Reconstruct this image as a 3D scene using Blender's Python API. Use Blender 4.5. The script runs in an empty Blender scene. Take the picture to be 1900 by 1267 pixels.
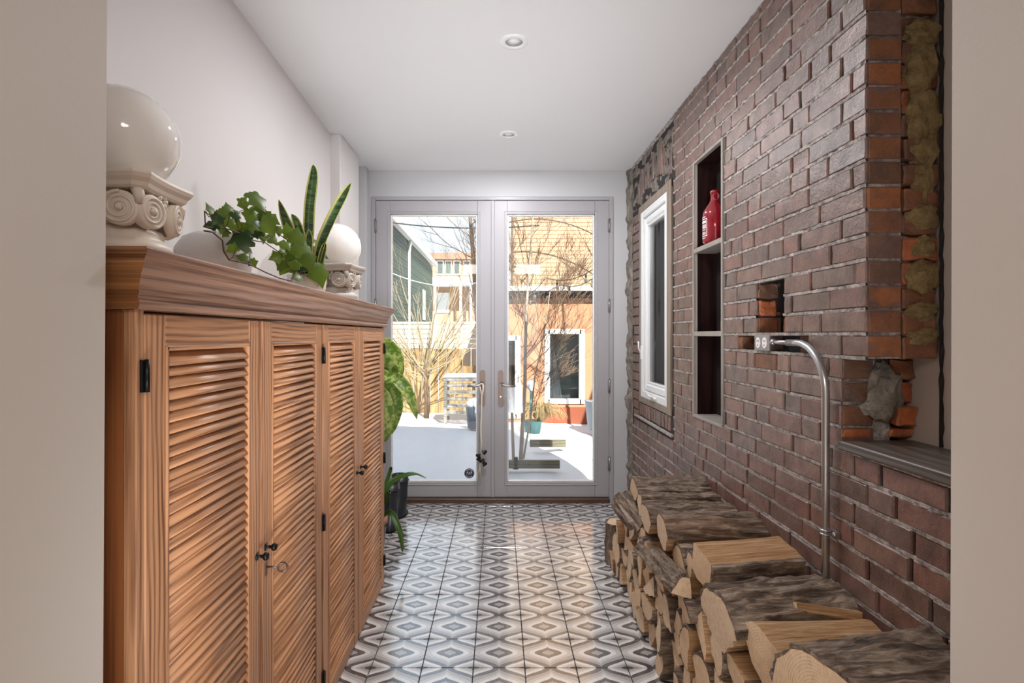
import bpy, bmesh, math, random
from math import sin, cos, pi, radians as R, sqrt
from mathutils import Vector, Matrix, noise, Euler

random.seed(7)
SC = bpy.context.scene
COL = SC.collection

# ------------------------------------------------------------------ camera, sky, sun, lamps, exposure
F = 1011.0            # focal length in pixels of the 1900 px wide frame
CX, CY, EYE = 926.0, 622.0, 1.293
cam = bpy.data.cameras.new('camera')
cam.sensor_width = 36.0
cam.lens = F / 1900.0 * 36.0
cam.shift_x = (950.0 - CX) / 1900.0
cam.shift_y = (CY - 633.5) / 1900.0
cam.clip_start = 0.02
cam.clip_end = 300
cam_ob = bpy.data.objects.new('camera', cam)
cam_ob.location = (0, 0, EYE)
cam_ob.rotation_euler = (R(90), 0, 0)
COL.objects.link(cam_ob)
SC.camera = cam_ob

W = bpy.data.worlds.new('sky')
SC.world = W
W.use_nodes = True
bg = W.node_tree.nodes['Background']
bg.inputs[0].default_value = (0.73, 0.85, 1.0, 1)
bg.inputs[1].default_value = 1.12

def lamp(name, kind, energy, color, loc, rot=(0, 0, 0), **kw):
    d = bpy.data.lights.new(name, kind)
    d.energy = energy
    d.color = color
    for k, v in kw.items():
        setattr(d, k, v)
    o = bpy.data.objects.new(name, d)
    o.location = loc
    o.rotation_euler = rot
    COL.objects.link(o)
    return o

SUN_EL, SUN_AZ = 42.0, 18.0        # the sun stands behind the house, a little to the right
sv = Vector((-sin(R(SUN_AZ)) * cos(R(SUN_EL)), cos(R(SUN_AZ)) * cos(R(SUN_EL)), -sin(R(SUN_EL))))
lamp('sun', 'SUN', 11.0, (1.0, 0.95, 0.87), (0, -4, 12), sv.to_track_quat('-Z', 'Y').to_euler(), angle=R(0.6))
# added fill lights under the ceiling of the room behind the camera
for x in (-1.0, 1.0):
    lamp('room_fill', 'AREA', 58, (1.0, 0.92, 0.85), (x, -1.5, 2.50), (0, 0, 0), shape='RECTANGLE', size=1.4, size_y=1.4)
# added area fill at the far wall of that room, which has no window
lamp('rear_fill', 'AREA', 24, (0.97, 0.98, 1.0), (0.0, -4.1, 1.55), (R(90), 0, 0), shape='RECTANGLE', size=3.0, size_y=1.9)
# added fill light below the view, aimed up so that it bounces off the passage ceiling
lamp('bounce_fill', 'AREA', 7.5, (0.95, 0.97, 1.0), (0.0, .40, .36), (R(180 - 53), 0, 0), shape='RECTANGLE', size=.7, size_y=.5, spread=R(70))
# the row of recessed downlights in the passage ceiling
for y in (3.458, 2.367):
    lamp('downlight_lamp', 'AREA', 11, (0.98, 0.98, 1.0), (.064, y, 2.56), (0, 0, 0), shape='DISK', size=.07)

SC.view_settings.view_transform = 'Standard'
SC.view_settings.look = 'None'
SC.view_settings.gamma = 1.0
SC.view_settings.use_curve_mapping = False
SC.view_settings.exposure = 0.56
SC.cycles.use_denoising = True

# ------------------------------------------------------------------ helpers
def at(px, py, Y):
    return Vector(((px - CX) * Y / F, Y, EYE - (py - CY) * Y / F))

def lerp(a, b, t):
    return a + (b - a) * t

class MB:
    def __init__(s):
        s.v, s.f, s.m, s.sm = [], [], [], []
    def vert(s, p):
        s.v.append(tuple(p)); return len(s.v) - 1
    def face(s, idx, m=0, smooth=False):
        s.f.append(tuple(idx)); s.m.append(m); s.sm.append(smooth)
    def poly(s, pts, m=0, smooth=False):
        b = len(s.v)
        s.v.extend(tuple(p) for p in pts)
        s.face(range(b, b + len(pts)), m, smooth)
    def box(s, x0, x1, y0, y1, z0, z1, m=0, M=None, c=0.0):
        if c > 0:
            return s.cbox(x0, x1, y0, y1, z0, z1, c, m, M)
        P = [Vector((x, y, z)) for z in (z0, z1) for y in (y0, y1) for x in (x0, x1)]
        if M: P = [M @ p for p in P]
        b = len(s.v); s.v.extend(tuple(p) for p in P)
        for q in ((0, 2, 3, 1), (4, 5, 7, 6), (0, 1, 5, 4), (2, 6, 7, 3), (0, 4, 6, 2), (1, 3, 7, 5)):
            s.face([b + i for i in q], m)
    def cbox(s, x0, x1, y0, y1, z0, z1, c, m=0, M=None):
        """box with chamfered edges"""
        bm = bmesh.new()
        bmesh.ops.create_cube(bm, size=1)
        for v in bm.verts:
            v.co = Vector((lerp(x0, x1, v.co.x + .5), lerp(y0, y1, v.co.y + .5), lerp(z0, z1, v.co.z + .5)))
        c = min(c, abs(x1 - x0) * .45, abs(y1 - y0) * .45, abs(z1 - z0) * .45)
        bmesh.ops.bevel(bm, geom=bm.edges[:], offset=c, segments=1, affect='EDGES')
        s.frombm(bm, m, M)
    def frombm(s, bm, m=0, M=None, smooth=False):
        b = len(s.v)
        bm.verts.index_update()
        s.v.extend(tuple(M @ v.co) if M else tuple(v.co) for v in bm.verts)
        for f in bm.faces:
            s.face([b + v.index for v in f.verts], m, smooth)
        bm.free()
    def tube(s, pts, rad, n=8, m=0, caps=True, smooth=True):
        pts = [Vector(p) for p in pts]
        if not hasattr(rad, '__len__'): rad = [rad] * len(pts)
        up = None; rings = []
        for i, p in enumerate(pts):
            d = (pts[min(i + 1, len(pts) - 1)] - pts[max(i - 1, 0)])
            d = d.normalized() if d.length > 1e-9 else Vector((0, 0, 1))
            if up is None:
                a = Vector((0, 0, 1)) if abs(d.z) < .9 else Vector((1, 0, 0))
                up = (a - d * a.dot(d)).normalized()
            else:
                up = up - d * up.dot(d)
                up = up.normalized() if up.length > 1e-6 else d.orthogonal().normalized()
            sd = d.cross(up)
            b = len(s.v)
            for k in range(n):
                t = 2 * pi * k / n
                s.v.append(tuple(p + (up * cos(t) + sd * sin(t)) * rad[i]))
            rings.append(b)
        for a, b in zip(rings, rings[1:]):
            for k in range(n):
                s.face((a + k, a + (k + 1) % n, b + (k + 1) % n, b + k), m, smooth)
        if caps:
            s.face([rings[0] + k for k in reversed(range(n))], m)
            s.face([rings[-1] + k for k in range(n)], m)
    def lathe(s, prof, n=24, m=0, M=None, smooth=True, cap=True):
        rings = []
        for r, z in prof:
            b = len(s.v)
            for k in range(n):
                p = Vector((r * cos(2 * pi * k / n), r * sin(2 * pi * k / n), z))
                s.v.append(tuple(M @ p) if M else tuple(p))
            rings.append(b)
        for a, b in zip(rings, rings[1:]):
            for k in range(n):
                s.face((a + k, a + (k + 1) % n, b + (k + 1) % n, b + k), m, smooth)
        if cap:
            s.face([rings[0] + k for k in reversed(range(n))], m)
            s.face([rings[-1] + k for k in range(n)], m)
    def prism(s, outline, h0, h1, M=None, m=0, smooth=False):
        """outline in local x,y extruded along local z"""
        n = len(outline)
        b = len(s.v)
        for h in (h0, h1):
            for x, y in outline:
                p = Vector((x, y, h)); s.v.append(tuple(M @ p) if M else tuple(p))
        s.face([b + k for k in reversed(range(n))], m)
        s.face([b + n + k for k in range(n)], m)
        for k in range(n):
            s.face((b + k, b + (k + 1) % n, b + n + (k + 1) % n, b + n + k), m, smooth)
    def grid(s, nu, nv, fn, m=0, smooth=True):
        b = len(s.v)
        for j in range(nv + 1):
            for i in range(nu + 1):
                s.v.append(tuple(fn(i / nu, j / nv)))
        for j in range(nv):
            for i in range(nu):
                q = b + j * (nu + 1) + i
                s.face((q, q + 1, q + nu + 2, q + nu + 1), m, smooth)
    def mesh(s, name, mats):
        me = bpy.data.meshes.new(name)
        me.from_pydata(s.v, [], s.f)
        for mt in (mats if isinstance(mats, (list, tuple)) else [mats]):
            me.materials.append(mt)
        me.polygons.foreach_set('material_index', s.m)
        me.polygons.foreach_set('use_smooth', s.sm)
        me.update()
        return me
    def build(s, name, mats, parent=None, loc=None):
        return link(name, s.mesh(name, mats), parent, loc)

def link(name, data, parent=None, loc=None):
    o = bpy.data.objects.new(name, data)
    COL.objects.link(o)
    if parent: o.parent = parent
    if loc is not None: o.location = loc
    return o

def tag(o, label, cat, group=None):
    o['label'] = label; o['category'] = cat
    if group: o['group'] = group
    return o

def thing(name, label, cat, loc=(0, 0, 0), rz=0, group=None):
    o = link(name, None, None, loc)
    o.empty_display_size = .05
    o.rotation_euler = (0, 0, rz)
    return tag(o, label, cat, group)

def struct(o):
    o['kind'] = 'structure'; return o

def stuff(o):
    o['kind'] = 'stuff'; return o

def copy_tree(o, parent=None):
    c = o.copy(); COL.objects.link(c)
    if parent: c.parent = parent
    for ch in list(o.children): copy_tree(ch, c)
    return c

def ordinal(n):
    return ['zeroth', 'first', 'second', 'third', 'fourth', 'fifth', 'sixth', 'seventh', 'eighth', 'ninth', 'tenth', 'eleventh', 'twelfth',
            'thirteenth', 'fourteenth', 'fifteenth', 'sixteenth', 'seventeenth', 'eighteenth', 'nineteenth', 'twentieth'][n]

# ------------------------------------------------------------------ materials
class NT:
    def __init__(s, name):
        s.mat = bpy.data.materials.new(name); s.mat.use_nodes = True
        s.t = s.mat.node_tree; s.n = s.t.nodes; s.l = s.t.links
        s.b = s.n['Principled BSDF']; s.out = s.n['Material Output']
    def new(s, typ, **kw):
        n = s.n.new(typ)
        for k, v in kw.items(): setattr(n, k, v)
        return n
    def set(s, sock, v):
        if hasattr(v, 'links') or isinstance(v, bpy.types.NodeSocket): s.l.new(v, sock)
        else: sock.default_value = v
    def math(s, op, a, b=0.0, c=None):
        n = s.new('ShaderNodeMath', operation=op)
        s.set(n.inputs[0], a); s.set(n.inputs[1], b)
        if c is not None: s.set(n.inputs[2], c)
        return n.outputs[0]
    def mix(s, f, a, b, bt='MIX'):
        n = s.new('ShaderNodeMix', data_type='RGBA', blend_type=bt)
        s.set(n.inputs[0], f)
        s.set(n.inputs[6], a if not isinstance(a, tuple) else (*a[:3], 1)); s.set(n.inputs[7], b if not isinstance(b, tuple) else (*b[:3], 1))
        return n.outputs[2]
    def noise(s, vec, scale, detail=3, rough=.55, dist=0.0):
        n = s.new('ShaderNodeTexNoise')
        n.inputs['Scale'].default_value = scale; n.inputs['Detail'].default_value = detail
        n.inputs['Roughness'].default_value = rough; n.inputs['Distortion'].default_value = dist
        if vec is not None: s.l.new(vec, n.inputs['Vector'])
        return n.outputs[0]
    def obj(s, scale=(1, 1, 1), rand=0.0):
        tc = s.new('ShaderNodeTexCoord')
        mp = s.new('ShaderNodeMapping')
        mp.inputs['Scale'].default_value = scale
        s.l.new(tc.outputs['Object'], mp.inputs['Vector'])
        if rand:
            oi = s.new('ShaderNodeObjectInfo')
            cv = s.new('ShaderNodeCombineXYZ')
            for i, k in enumerate((1.0, 2.7, 4.3)):
                s.l.new(s.math('MULTIPLY', oi.outputs['Random'], rand * k), cv.inputs[i])
            s.l.new(cv.outputs[0], mp.inputs['Location'])
        return mp.outputs[0]
    def rand(s):
        oi = s.new('ShaderNodeObjectInfo'); ge = s.new('ShaderNodeNewGeometry')
        return s.math('FRACT', s.math('ADD', s.math('MULTIPLY', oi.outputs['Random'], 7.31), ge.outputs['Random Per Island']))
    def ramp(s, f, stops):
        n = s.new('ShaderNodeValToRGB')
        e = n.color_ramp.elements
        while len(e) < len(stops): e.new(.5)
        for q, (p, c) in zip(e, stops):
            q.position = p; q.color = (*c, 1) if len(c) == 3 else c
        s.l.new(f, n.inputs[0]); return n.outputs[0]
    def bump(s, h, strength=.3, dist=.002):
        n = s.new('ShaderNodeBump')
        n.inputs['Strength'].default_value = strength; n.inputs['Distance'].default_value = dist
        s.l.new(h, n.inputs['Height']); s.l.new(n.outputs[0], s.b.inputs['Normal'])
    def color(s, c): s.set(s.b.inputs['Base Color'], c if not isinstance(c, tuple) else (*c[:3], 1))
    def rough(s, r): s.set(s.b.inputs['Roughness'], r)

def flat(name, c, rough=.5, metal=0, var=.0, bump=0, bscale=60, **kw):
    k = NT(name)
    if var:
        n = k.noise(k.obj(), 6, 4)
        k.color(k.mix(n, tuple(x * (1 - var) for x in c), tuple(min(1, x * (1 + var)) for x in c)))
    else:
        k.color(c)
    k.rough(rough); k.b.inputs['Metallic'].default_value = metal
    if bump: k.bump(k.noise(k.obj(), bscale, 4), bump, .003)
    for a, v in kw.items(): k.b.inputs[a].default_value = v
    return k.mat

def wood(name, dark, light, axis=1, fine=1.0, rough=.42, rand=9.0, bands=1.0):
    """long grained ash or pine: fine pores and cathedral bands stretched along one axis"""
    k = NT(name)
    sc = [250 * fine] * 3; sc[axis] = 4.0 * fine
    v = k.obj(tuple(sc), rand)
    n1 = k.noise(v, 1.0, 3, .6, .3)
    sc1 = [22 * fine] * 3; sc1[axis] = 1.2 * fine
    n0 = k.noise(k.obj(tuple(sc1), rand), 1.0, 3, .5)
    sc2 = [5.0 * fine] * 3; sc2[axis] = .9 * fine
    v2 = k.obj(tuple(sc2), rand)
    w = k.new('ShaderNodeTexWave', wave_type='RINGS', rings_direction='XYZ'[axis])
    w.inputs['Scale'].default_value = 4.6 * bands; w.inputs['Distortion'].default_value = 7.0
    w.inputs['Detail'].default_value = 2.0; w.inputs['Detail Scale'].default_value = .55
    k.l.new(v2, w.inputs['Vector'])
    f = k.math('ADD', k.math('MULTIPLY', n1, .52), k.math('ADD', k.math('MULTIPLY', w.outputs[1], .20 * bands), k.math('MULTIPLY', n0, .30)))
    mid = tuple(lerp(a, b, .5) for a, b in zip(dark, light))
    c = k.ramp(f, [(.30, dark), (.43, mid), (.56, light), (.85, tuple(min(1, x * 1.15) for x in light))])
    oi = k.new('ShaderNodeObjectInfo')
    c = k.mix(k.math('MULTIPLY', oi.outputs['Random'], .28), c, tuple(x * .7 for x in mid))
    k.color(c); k.rough(k.math('ADD', k.math('MULTIPLY', n1, -.15), rough + .07))
    k.bump(f, .35, .0012)
    return k.mat

M = {}
def paint(name, c, r=.55, b=.06):
    k = NT(name)
    n = k.noise(k.obj(), 2.0, 4)
    k.color(k.mix(n, tuple(x * .975 for x in c), c))
    k.rough(r); k.bump(k.noise(k.obj(), 90, 3), b, .002)
    return k.mat
M['wall'] = paint('white_wall_paint', (.78, .75, .74))
M['ceiling'] = paint('ceiling_paint', (.84, .84, .845), .6, .1)
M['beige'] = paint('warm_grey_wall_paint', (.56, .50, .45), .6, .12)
M['door'] = paint('grey_door_paint', (.41, .395, .415), .38, .02)
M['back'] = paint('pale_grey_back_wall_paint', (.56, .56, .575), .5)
M['white'] = flat('white_gloss_paint', (.86, .86, .86), .3)
M['vinyl'] = flat('white_vinyl', (.82, .83, .83), .35)
M['threshold'] = wood('dark_threshold_wood', (.03, .017, .01), (.12, .06, .035), 0)

def brick_mat(name, stops, rough=.36, wear=.3):
    k = NT(name)
    r = k.rand()
    c = k.ramp(r, stops)
    v = k.obj()
    n = k.noise(v, 16, 6, .65)
    c = k.mix(k.ramp(n, [(.38, (0, 0, 0)), (.70, (.72, .72, .72))]), c, (.05, .026, .021))
    sp = k.noise(v, 160, 4, .75)
    lt = k.ramp(sp, [(.56, (0, 0, 0)), (.68, (1, 1, 1))])
    c = k.mix(k.math('MULTIPLY', lt, wear), c, (.42, .33, .28))
    k.color(c)
    k.rough(k.math('ADD', k.math('MULTIPLY', n, .22), rough - .1))
    h = k.math('ADD', k.math('MULTIPLY', n, .7), k.math('MULTIPLY', k.noise(v, 70, 4, .7), .5))
    k.bump(h, .8, .005)
    k.b.inputs['IOR'].default_value = 1.72
    return k.mat
M['brick'] = brick_mat('sealed_brown_brick', [(0, (.185, .092, .068)), (.3, (.245, .118, .088)), (.55, (.17, .112, .088)), (.8, (.27, .145, .11)), (1, (.15, .103, .084))])
M['brick_raw'] = brick_mat('raw_orange_brick', [(0, (.20, .075, .03)), (.3, (.30, .10, .03)), (.55, (.14, .06, .03)), (.8, (.42, .13, .03)), (1, (.16, .08, .045))], .6, .18)
M['brick_orange'] = brick_mat('broken_orange_brick', [(0, (.62, .17, .045)), (1, (.50, .12, .03))], .6, .2)
k = NT('mortar')
n = k.noise(k.obj(), 45, 6, .7)
k.color(k.ramp(n, [(.3, (.07, .055, .05)), (.46, (.30, .26, .24)), (.66, (.62, .57, .53))]))
k.rough(.5); k.bump(k.noise(k.obj(), 90, 5, .7), .8, .005)
M['mortar'] = k.mat
k = NT('dark_joint')
k.color((.018, .013, .012)); k.rough(.7)
M['joint'] = k.mat
k = NT('ochre_mortar')
n = k.noise(k.obj(), 35, 6, .7)
k.color(k.ramp(n, [(.3, (.13, .085, .03)), (.6, (.30, .21, .09)), (.8, (.42, .34, .2))]))
k.rough(.85); k.bump(k.noise(k.obj(), 80, 5, .7), .9, .006)
M['ochre'] = k.mat
k = NT('old_plaster')
n = k.noise(k.obj((1, 2.2, .9)), 11, 6, .7)
k.color(k.ramp(n, [(.3, (.055, .045, .038)), (.5, (.20, .17, .14)), (.7, (.36, .33, .28))]))
k.rough(.7); k.bump(k.noise(k.obj((1, 2, .7)), 40, 5, .7), .9, .008)
M['plaster'] = k.mat

# floor tile: ogee print, computed from the tile's own coordinates
k = NT('ogee_cement_tile')
tc = k.new('ShaderNodeTexCoord'); sx = k.new('ShaderNodeSeparateXYZ')
k.l.new(tc.outputs['Object'], sx.inputs[0])
u = k.math('MULTIPLY', k.math('ABSOLUTE', sx.outputs[0]), 5.0)
v = k.math('MULTIPLY', k.math('ABSOLUTE', sx.outputs[1]), 5.0)
def ogee(uu, vv, w, a):
    e = k.math('MULTIPLY_ADD', k.math('COSINE', k.math('MULTIPLY', k.math('MINIMUM', vv, a), pi / a)), .5 * w, .5 * w)
    return k.math('LESS_THAN', uu, e)
WHT, LG, MG, DK = (.74, .74, .735), (.52, .51, .51), (.36, .34, .34), (.028, .032, .042)
c = DK
for w, a, col in ((.70, .485, MG), (.50, .40, LG), (.385, .32, WHT), (.275, .215, DK), (.12, .105, MG)):
    c = k.mix(ogee(u, v, w, a), c, col)
u2 = k.math('SUBTRACT', .5, u); v2 = k.math('SUBTRACT', .5, v)
# everything of the corner cell lies inside its own outline
for w, a, col in ((.385, .285, WHT), (.285, .215, LG), (.215, .155, MG), (.12, .085, DK)):
    c = k.mix(ogee(u2, v2, w, a), c, col)
oi = k.new('ShaderNodeObjectInfo')
n = k.noise(k.obj((1, 1, 1), 5.0), 26, 5, .6)
c = k.mix(k.math('MULTIPLY', n, .16), c, (.45, .40, .36))
c = k.mix(k.math('MULTIPLY', oi.outputs['Random'], .10), c, (.60, .58, .56))
k.color(c)
k.rough(k.math('MULTIPLY_ADD', n, .10, .11))
k.bump(n, .12, .001)
k.b.inputs['IOR'].default_value = 2.05
k.b.inputs['Coat Weight'].default_value = .7; k.b.inputs['Coat Roughness'].default_value = .12; k.b.inputs['Coat IOR'].default_value = 1.6
M['tile'] = k.mat
M['grout'] = flat('dark_grout', (.05, .045, .045), .8)

# cabinet wood
DKW, LTW = (.115, .038, .014), (.56, .28, .14)
M['wood_y'] = wood('oak_grain_along_cabinet', DKW, LTW, 1)
M['wood_z'] = wood('oak_grain_upright', DKW, LTW, 2)
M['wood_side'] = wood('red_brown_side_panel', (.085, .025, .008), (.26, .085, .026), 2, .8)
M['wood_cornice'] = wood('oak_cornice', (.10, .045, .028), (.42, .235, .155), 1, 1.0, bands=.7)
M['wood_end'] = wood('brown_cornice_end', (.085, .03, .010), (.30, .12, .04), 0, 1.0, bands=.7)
M['wood_slat'] = wood('oak_slat', (.15, .052, .020), (.64, .33, .17), 1, 1.0)
M['dark_inside'] = flat('dark_cabinet_inside', (.03, .016, .009), .8)
M['iron'] = flat('black_iron', (.012, .011, .011), .38, .6)
M['bronze'] = flat('brown_bronze', (.17, .125, .105), .36, .75)
M['steel'] = flat('brushed_steel', (.55, .55, .56), .3, 1.0, var=.15)
M['hinge_steel'] = flat('worn_steel_hinge', (.36, .34, .32), .35, .8)

# window glass: clear pane with a fresnel reflection
def glass(name, tint):
    k = NT(name)
    tr = k.new('ShaderNodeBsdfTransparent'); tr.inputs[0].default_value = (*tint, 1)
    gl = k.new('ShaderNodeBsdfGlossy'); gl.inputs['Roughness'].default_value = .02
    fr = k.new('ShaderNodeFresnel'); fr.inputs[0].default_value = 1.45
    mx = k.new('ShaderNodeMixShader')
    k.l.new(fr.outputs[0], mx.inputs[0]); k.l.new(tr.outputs[0], mx.inputs[1]); k.l.new(gl.outputs[0], mx.inputs[2])
    k.l.new(mx.outputs[0], k.out.inputs[0])
    return k.mat
M['glass'] = glass('clear_window_glass', (.95, .97, .97))

M['milk'] = flat('milk_glass', (.92, .89, .85), .07, **{'Coat Weight': .6, 'Coat Roughness': .03, 'Subsurface Weight': 1.0, 'Subsurface Radius': (.12, .11, .10), 'Subsurface Scale': 1.0})
M['capital'] = flat('cream_painted_plaster', (.80, .71, .61), .42, var=.12, bump=.15, bscale=30)
M['capital2'] = flat('grey_weathered_plaster', (.58, .53, .47), .5, var=.25, bump=.2, bscale=30)
M['ceramic'] = flat('speckled_white_ceramic', (.66, .62, .60), .55, var=.1, bump=.2, bscale=140)
M['white_pot'] = flat('white_glazed_pot', (.80, .77, .74), .25)
M['soil'] = flat('dark_soil', (.03, .02, .013), .9, bump=.8)

def leafmat(name, dark, light, scale=(8, 8, 8), spots=None, rough=.38):
    k = NT(name)
    n = k.noise(k.obj((1, 1, 1), 3.0), scale[0], 4)
    c = k.mix(n, dark, light)
    oi = k.new('ShaderNodeObjectInfo')
    c = k.mix(k.math('MULTIPLY', oi.outputs['Random'], .45), c, tuple(x * .55 for x in dark))
    if spots:
        q = k.ramp(k.noise(k.obj((1, 1, 1), 2.0), spots[1], 5, .7), [(.45, (0, 0, 0)), (.58, (1, 1, 1))])
        c = k.mix(q, c, spots[0])
    k.color(c); k.rough(rough)
    k.b.inputs['Transmission Weight'].default_value = 0
    # leaf lets light through from behind
    tl = k.new('ShaderNodeBsdfTranslucent'); k.set(tl.inputs[0], k.mix(.5, c, tuple(min(1, x * 1.6) for x in light)))
    mx = k.new('ShaderNodeMixShader'); mx.inputs[0].default_value = .35
    k.l.new(k.b.outputs[0], mx.inputs[1]); k.l.new(tl.outputs[0], mx.inputs[2]); k.l.new(mx.outputs[0], k.out.inputs[0])
    return k.mat
M['ivy'] = leafmat('ivy_leaf_green', (.055, .11, .01), (.21, .33, .03), (26, 8, 8))
M['ivy_dark'] = leafmat('ivy_leaf_dark_green', (.018, .045, .01), (.05, .11, .02))
M['ivy_stem'] = flat('ivy_stem_brown', (.10, .055, .03), .6)
M['dumb'] = leafmat('dumb_cane_leaf', (.09, .20, .018), (.18, .34, .03), spots=((.55, .62, .18), 34))
M['strap'] = leafmat('strap_leaf', (.05, .12, .015), (.10, .22, .02))
k = NT('snake_leaf')
tc = k.new('ShaderNodeUVMap') if False else None
at1 = k.new('ShaderNodeAttribute', attribute_name='edge')
n = k.noise(k.obj((1, 1, 6), 3.0), 14, 4, .6, 1.2)
c = k.ramp(n, [(.38, (.012, .035, .012)), (.52, (.05, .115, .025)), (.7, (.13, .22, .05))])
c = k.mix(k.ramp(at1.outputs['Fac'], [(.74, (0, 0, 0)), (.80, (1, 1, 1))]), c, (.62, .60, .20))
k.color(c); k.rough(.35)
M['snake'] = k.mat

# firewood
k = NT('cut_log_end')
v = k.obj((1, 1, 1), 4.0)
n = k.noise(v, 60, 4)
sx = k.new('ShaderNodeSeparateXYZ'); tcn = k.new('ShaderNodeTexCoord'); k.l.new(tcn.outputs['Object'], sx.inputs[0])
rr = k.math('SQRT', k.math('ADD', k.math('POWER', sx.outputs[1], 2.0), k.math('POWER', sx.outputs[2], 2.0)))
rings = k.math('MULTIPLY_ADD', k.math('SINE', k.math('MULTIPLY', rr, 900.0)), .5, .5)
saw = k.noise(k.obj((1, 420, 60), 2.0), 1.0, 2)
f = k.math('ADD', k.math('MULTIPLY', n, .4), k.math('ADD', k.math('MULTIPLY', rings, .16), k.math('MULTIPLY', saw, .5)))
c = k.ramp(f, [(.25, (.36, .23, .13)), (.5, (.66, .48, .32)), (.75, (.80, .66, .50))])
oi = k.new('ShaderNodeObjectInfo')
c = k.mix(k.math('MULTIPLY', oi.outputs['Random'], .4), c, (.55, .34, .17))
k.color(c); k.rough(.8); k.bump(f, .3, .002)
M['log_end'] = k.mat
k = NT('split_log_side')
f = k.noise(k.obj((7, 130, 130), 7.0), 1.0, 6, .7, .6)
c = k.ramp(f, [(.28, (.10, .05, .022)), (.45, (.42, .235, .10)), (.62, (.66, .46, .28)), (.8, (.78, .62, .43))])
oi = k.new('ShaderNodeObjectInfo')
c = k.mix(k.math('MULTIPLY', oi.outputs['Random'], .6), c, (.36, .17, .06))
k.color(c); k.rough(.75); k.bump(f, 1.0, .007)
M['log_side'] = k.mat
k = NT('furrowed_bark')
v = k.obj((9, 45, 45), 7.0)
f = k.noise(v, 1.0, 6, .7, .8)
c = k.ramp(f, [(.32, (.018, .012, .009)), (.46, (.12, .08, .055)), (.58, (.27, .20, .145)), (.74, (.48, .41, .34))])
f2 = k.noise(k.obj((2, 6, 6), 7.0), 1.3, 4)
c = k.mix(k.math('MULTIPLY', k.ramp(f2, [(.5, (0, 0, 0)), (.68, (1, 1, 1))]), .45), c, (.21, .105, .05))
k.color(c); k.rough(.8); k.bump(f, 1.0, .012)
M['bark'] = k.mat

# outdoors
k = NT('snow')
n = k.noise(k.obj(), 3.0, 6, .6)
k.color(k.mix(n, (.64, .655, .69), (.70, .71, .73))); k.rough(.7); k.bump(k.noise(k.obj(), 9, 6, .6), .35, .03)
M['snow'] = k.mat
M['fence'] = wood('pale_cedar_board', (0.198, 0.112, 0.043), (0.341, 0.229, 0.105), 2, .5)
M['fence_pale'] = wood('bleached_cedar_board', (0.418, 0.331, 0.202), (0.634, 0.562, 0.418), 0, .5)
M['green_siding'] = flat('dark_green_siding', (.06, .085, .055), .7)
M['stucco'] = flat('orange_stucco', (0.396, 0.188, 0.102), .85, var=.08, bump=.2)
M['stucco_dark'] = flat('brick_red_plinth', (0.211, 0.056, 0.026), .85, var=.1)
M['far_brick'] = flat('pale_orange_brick', (0.435, 0.275, 0.166), .85, var=.14, bump=.3, bscale=20)
M['red_brick'] = flat('far_red_brick', (0.293, 0.163, 0.111), .9, var=.2)
M['grey_wood'] = wood('weathered_grey_wood', (0.099, 0.090, 0.081), (0.310, 0.291, 0.267), 0, .7)
M['birch'] = flat('birch_bark', (0.325, 0.273, 0.221), .8, var=.35, bump=.3)
M['twig'] = flat('brown_twig', (0.161, 0.105, 0.066), .8)
M['twig_pale'] = flat('pale_twig', (0.330, 0.264, 0.180), .8)
M['dark_glass'] = flat('dark_window_pane', (.09, .115, .11), .06)
M['grey_plastic'] = flat('blue_grey_planter', (0.195, 0.221, 0.260), .55)
M['teal'] = flat('teal_pot', (0.035, 0.154, 0.161), .4)
M['straw'] = flat('dry_grass', (0.300, 0.216, 0.102), .8, var=.3)
M['cable'] = flat('black_cable', (.02, .02, .02), .5)
M['roofing'] = flat('dark_roof_edge', (.06, .05, .055), .8)
M['far_white'] = flat('far_white_trim', (.80, .78, .74), .6)
M['red_glass'] = flat('red_glass', (.24, .010, .018), .09, **{'Coat Weight': .5})
M['label_white'] = flat('white_print', (.85, .80, .80), .5)
M['cream'] = flat('cream_label', (.62, .52, .36), .5)
M['cork'] = flat('cork', (.35, .23, .12), .8)
M['side_brick'] = flat('pale_side_brick', (0.780, 0.520, 0.400), .85, var=.15)
M['pane_reflection_panel'] = flat('grey_green_pane_reflection', (.21, .245, .235), .8)
M['step'] = wood('mossy_step_timber', (0.042, 0.045, 0.025), (0.154, 0.140, 0.091), 0, .7)
M['curtain'] = flat('pale_curtain', (0.496, 0.544, 0.576), .8)
M['dark_ply'] = wood('dark_stained_board', (.008, .003, .003), (.026, .011, .010), 2, .8, .75)
M['dark_ply'].node_tree.nodes['Principled BSDF'].inputs['Specular IOR Level'].default_value = .06
M['grey_board'] = wood('grey_brown_board', (.16, .135, .115), (.40, .36, .32), 2, .9)
M['casing'] = wood('weathered_brown_casing', (.11, .08, .06), (.33, .26, .20), 2, .8)
M['sill'] = wood('charred_sill_board', (.035, .028, .024), (.15, .125, .11), 1, .9, .38)
M['rubber'] = flat('black_rubber', (.022, .024, .03), .35)
M['terracotta'] = flat('terracotta', (.42, .20, .14), .7, var=.15)
M['rope'] = flat('cream_cord', (.78, .72, .60), .8)
M['bell'] = flat('dark_bell_metal', (.035, .03, .03), .35, .7)
M['navy'] = flat('navy_sticker', (.02, .024, .06), .4)
M['lens'] = flat('frosted_lens', (.88, .88, .88), .4)

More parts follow.
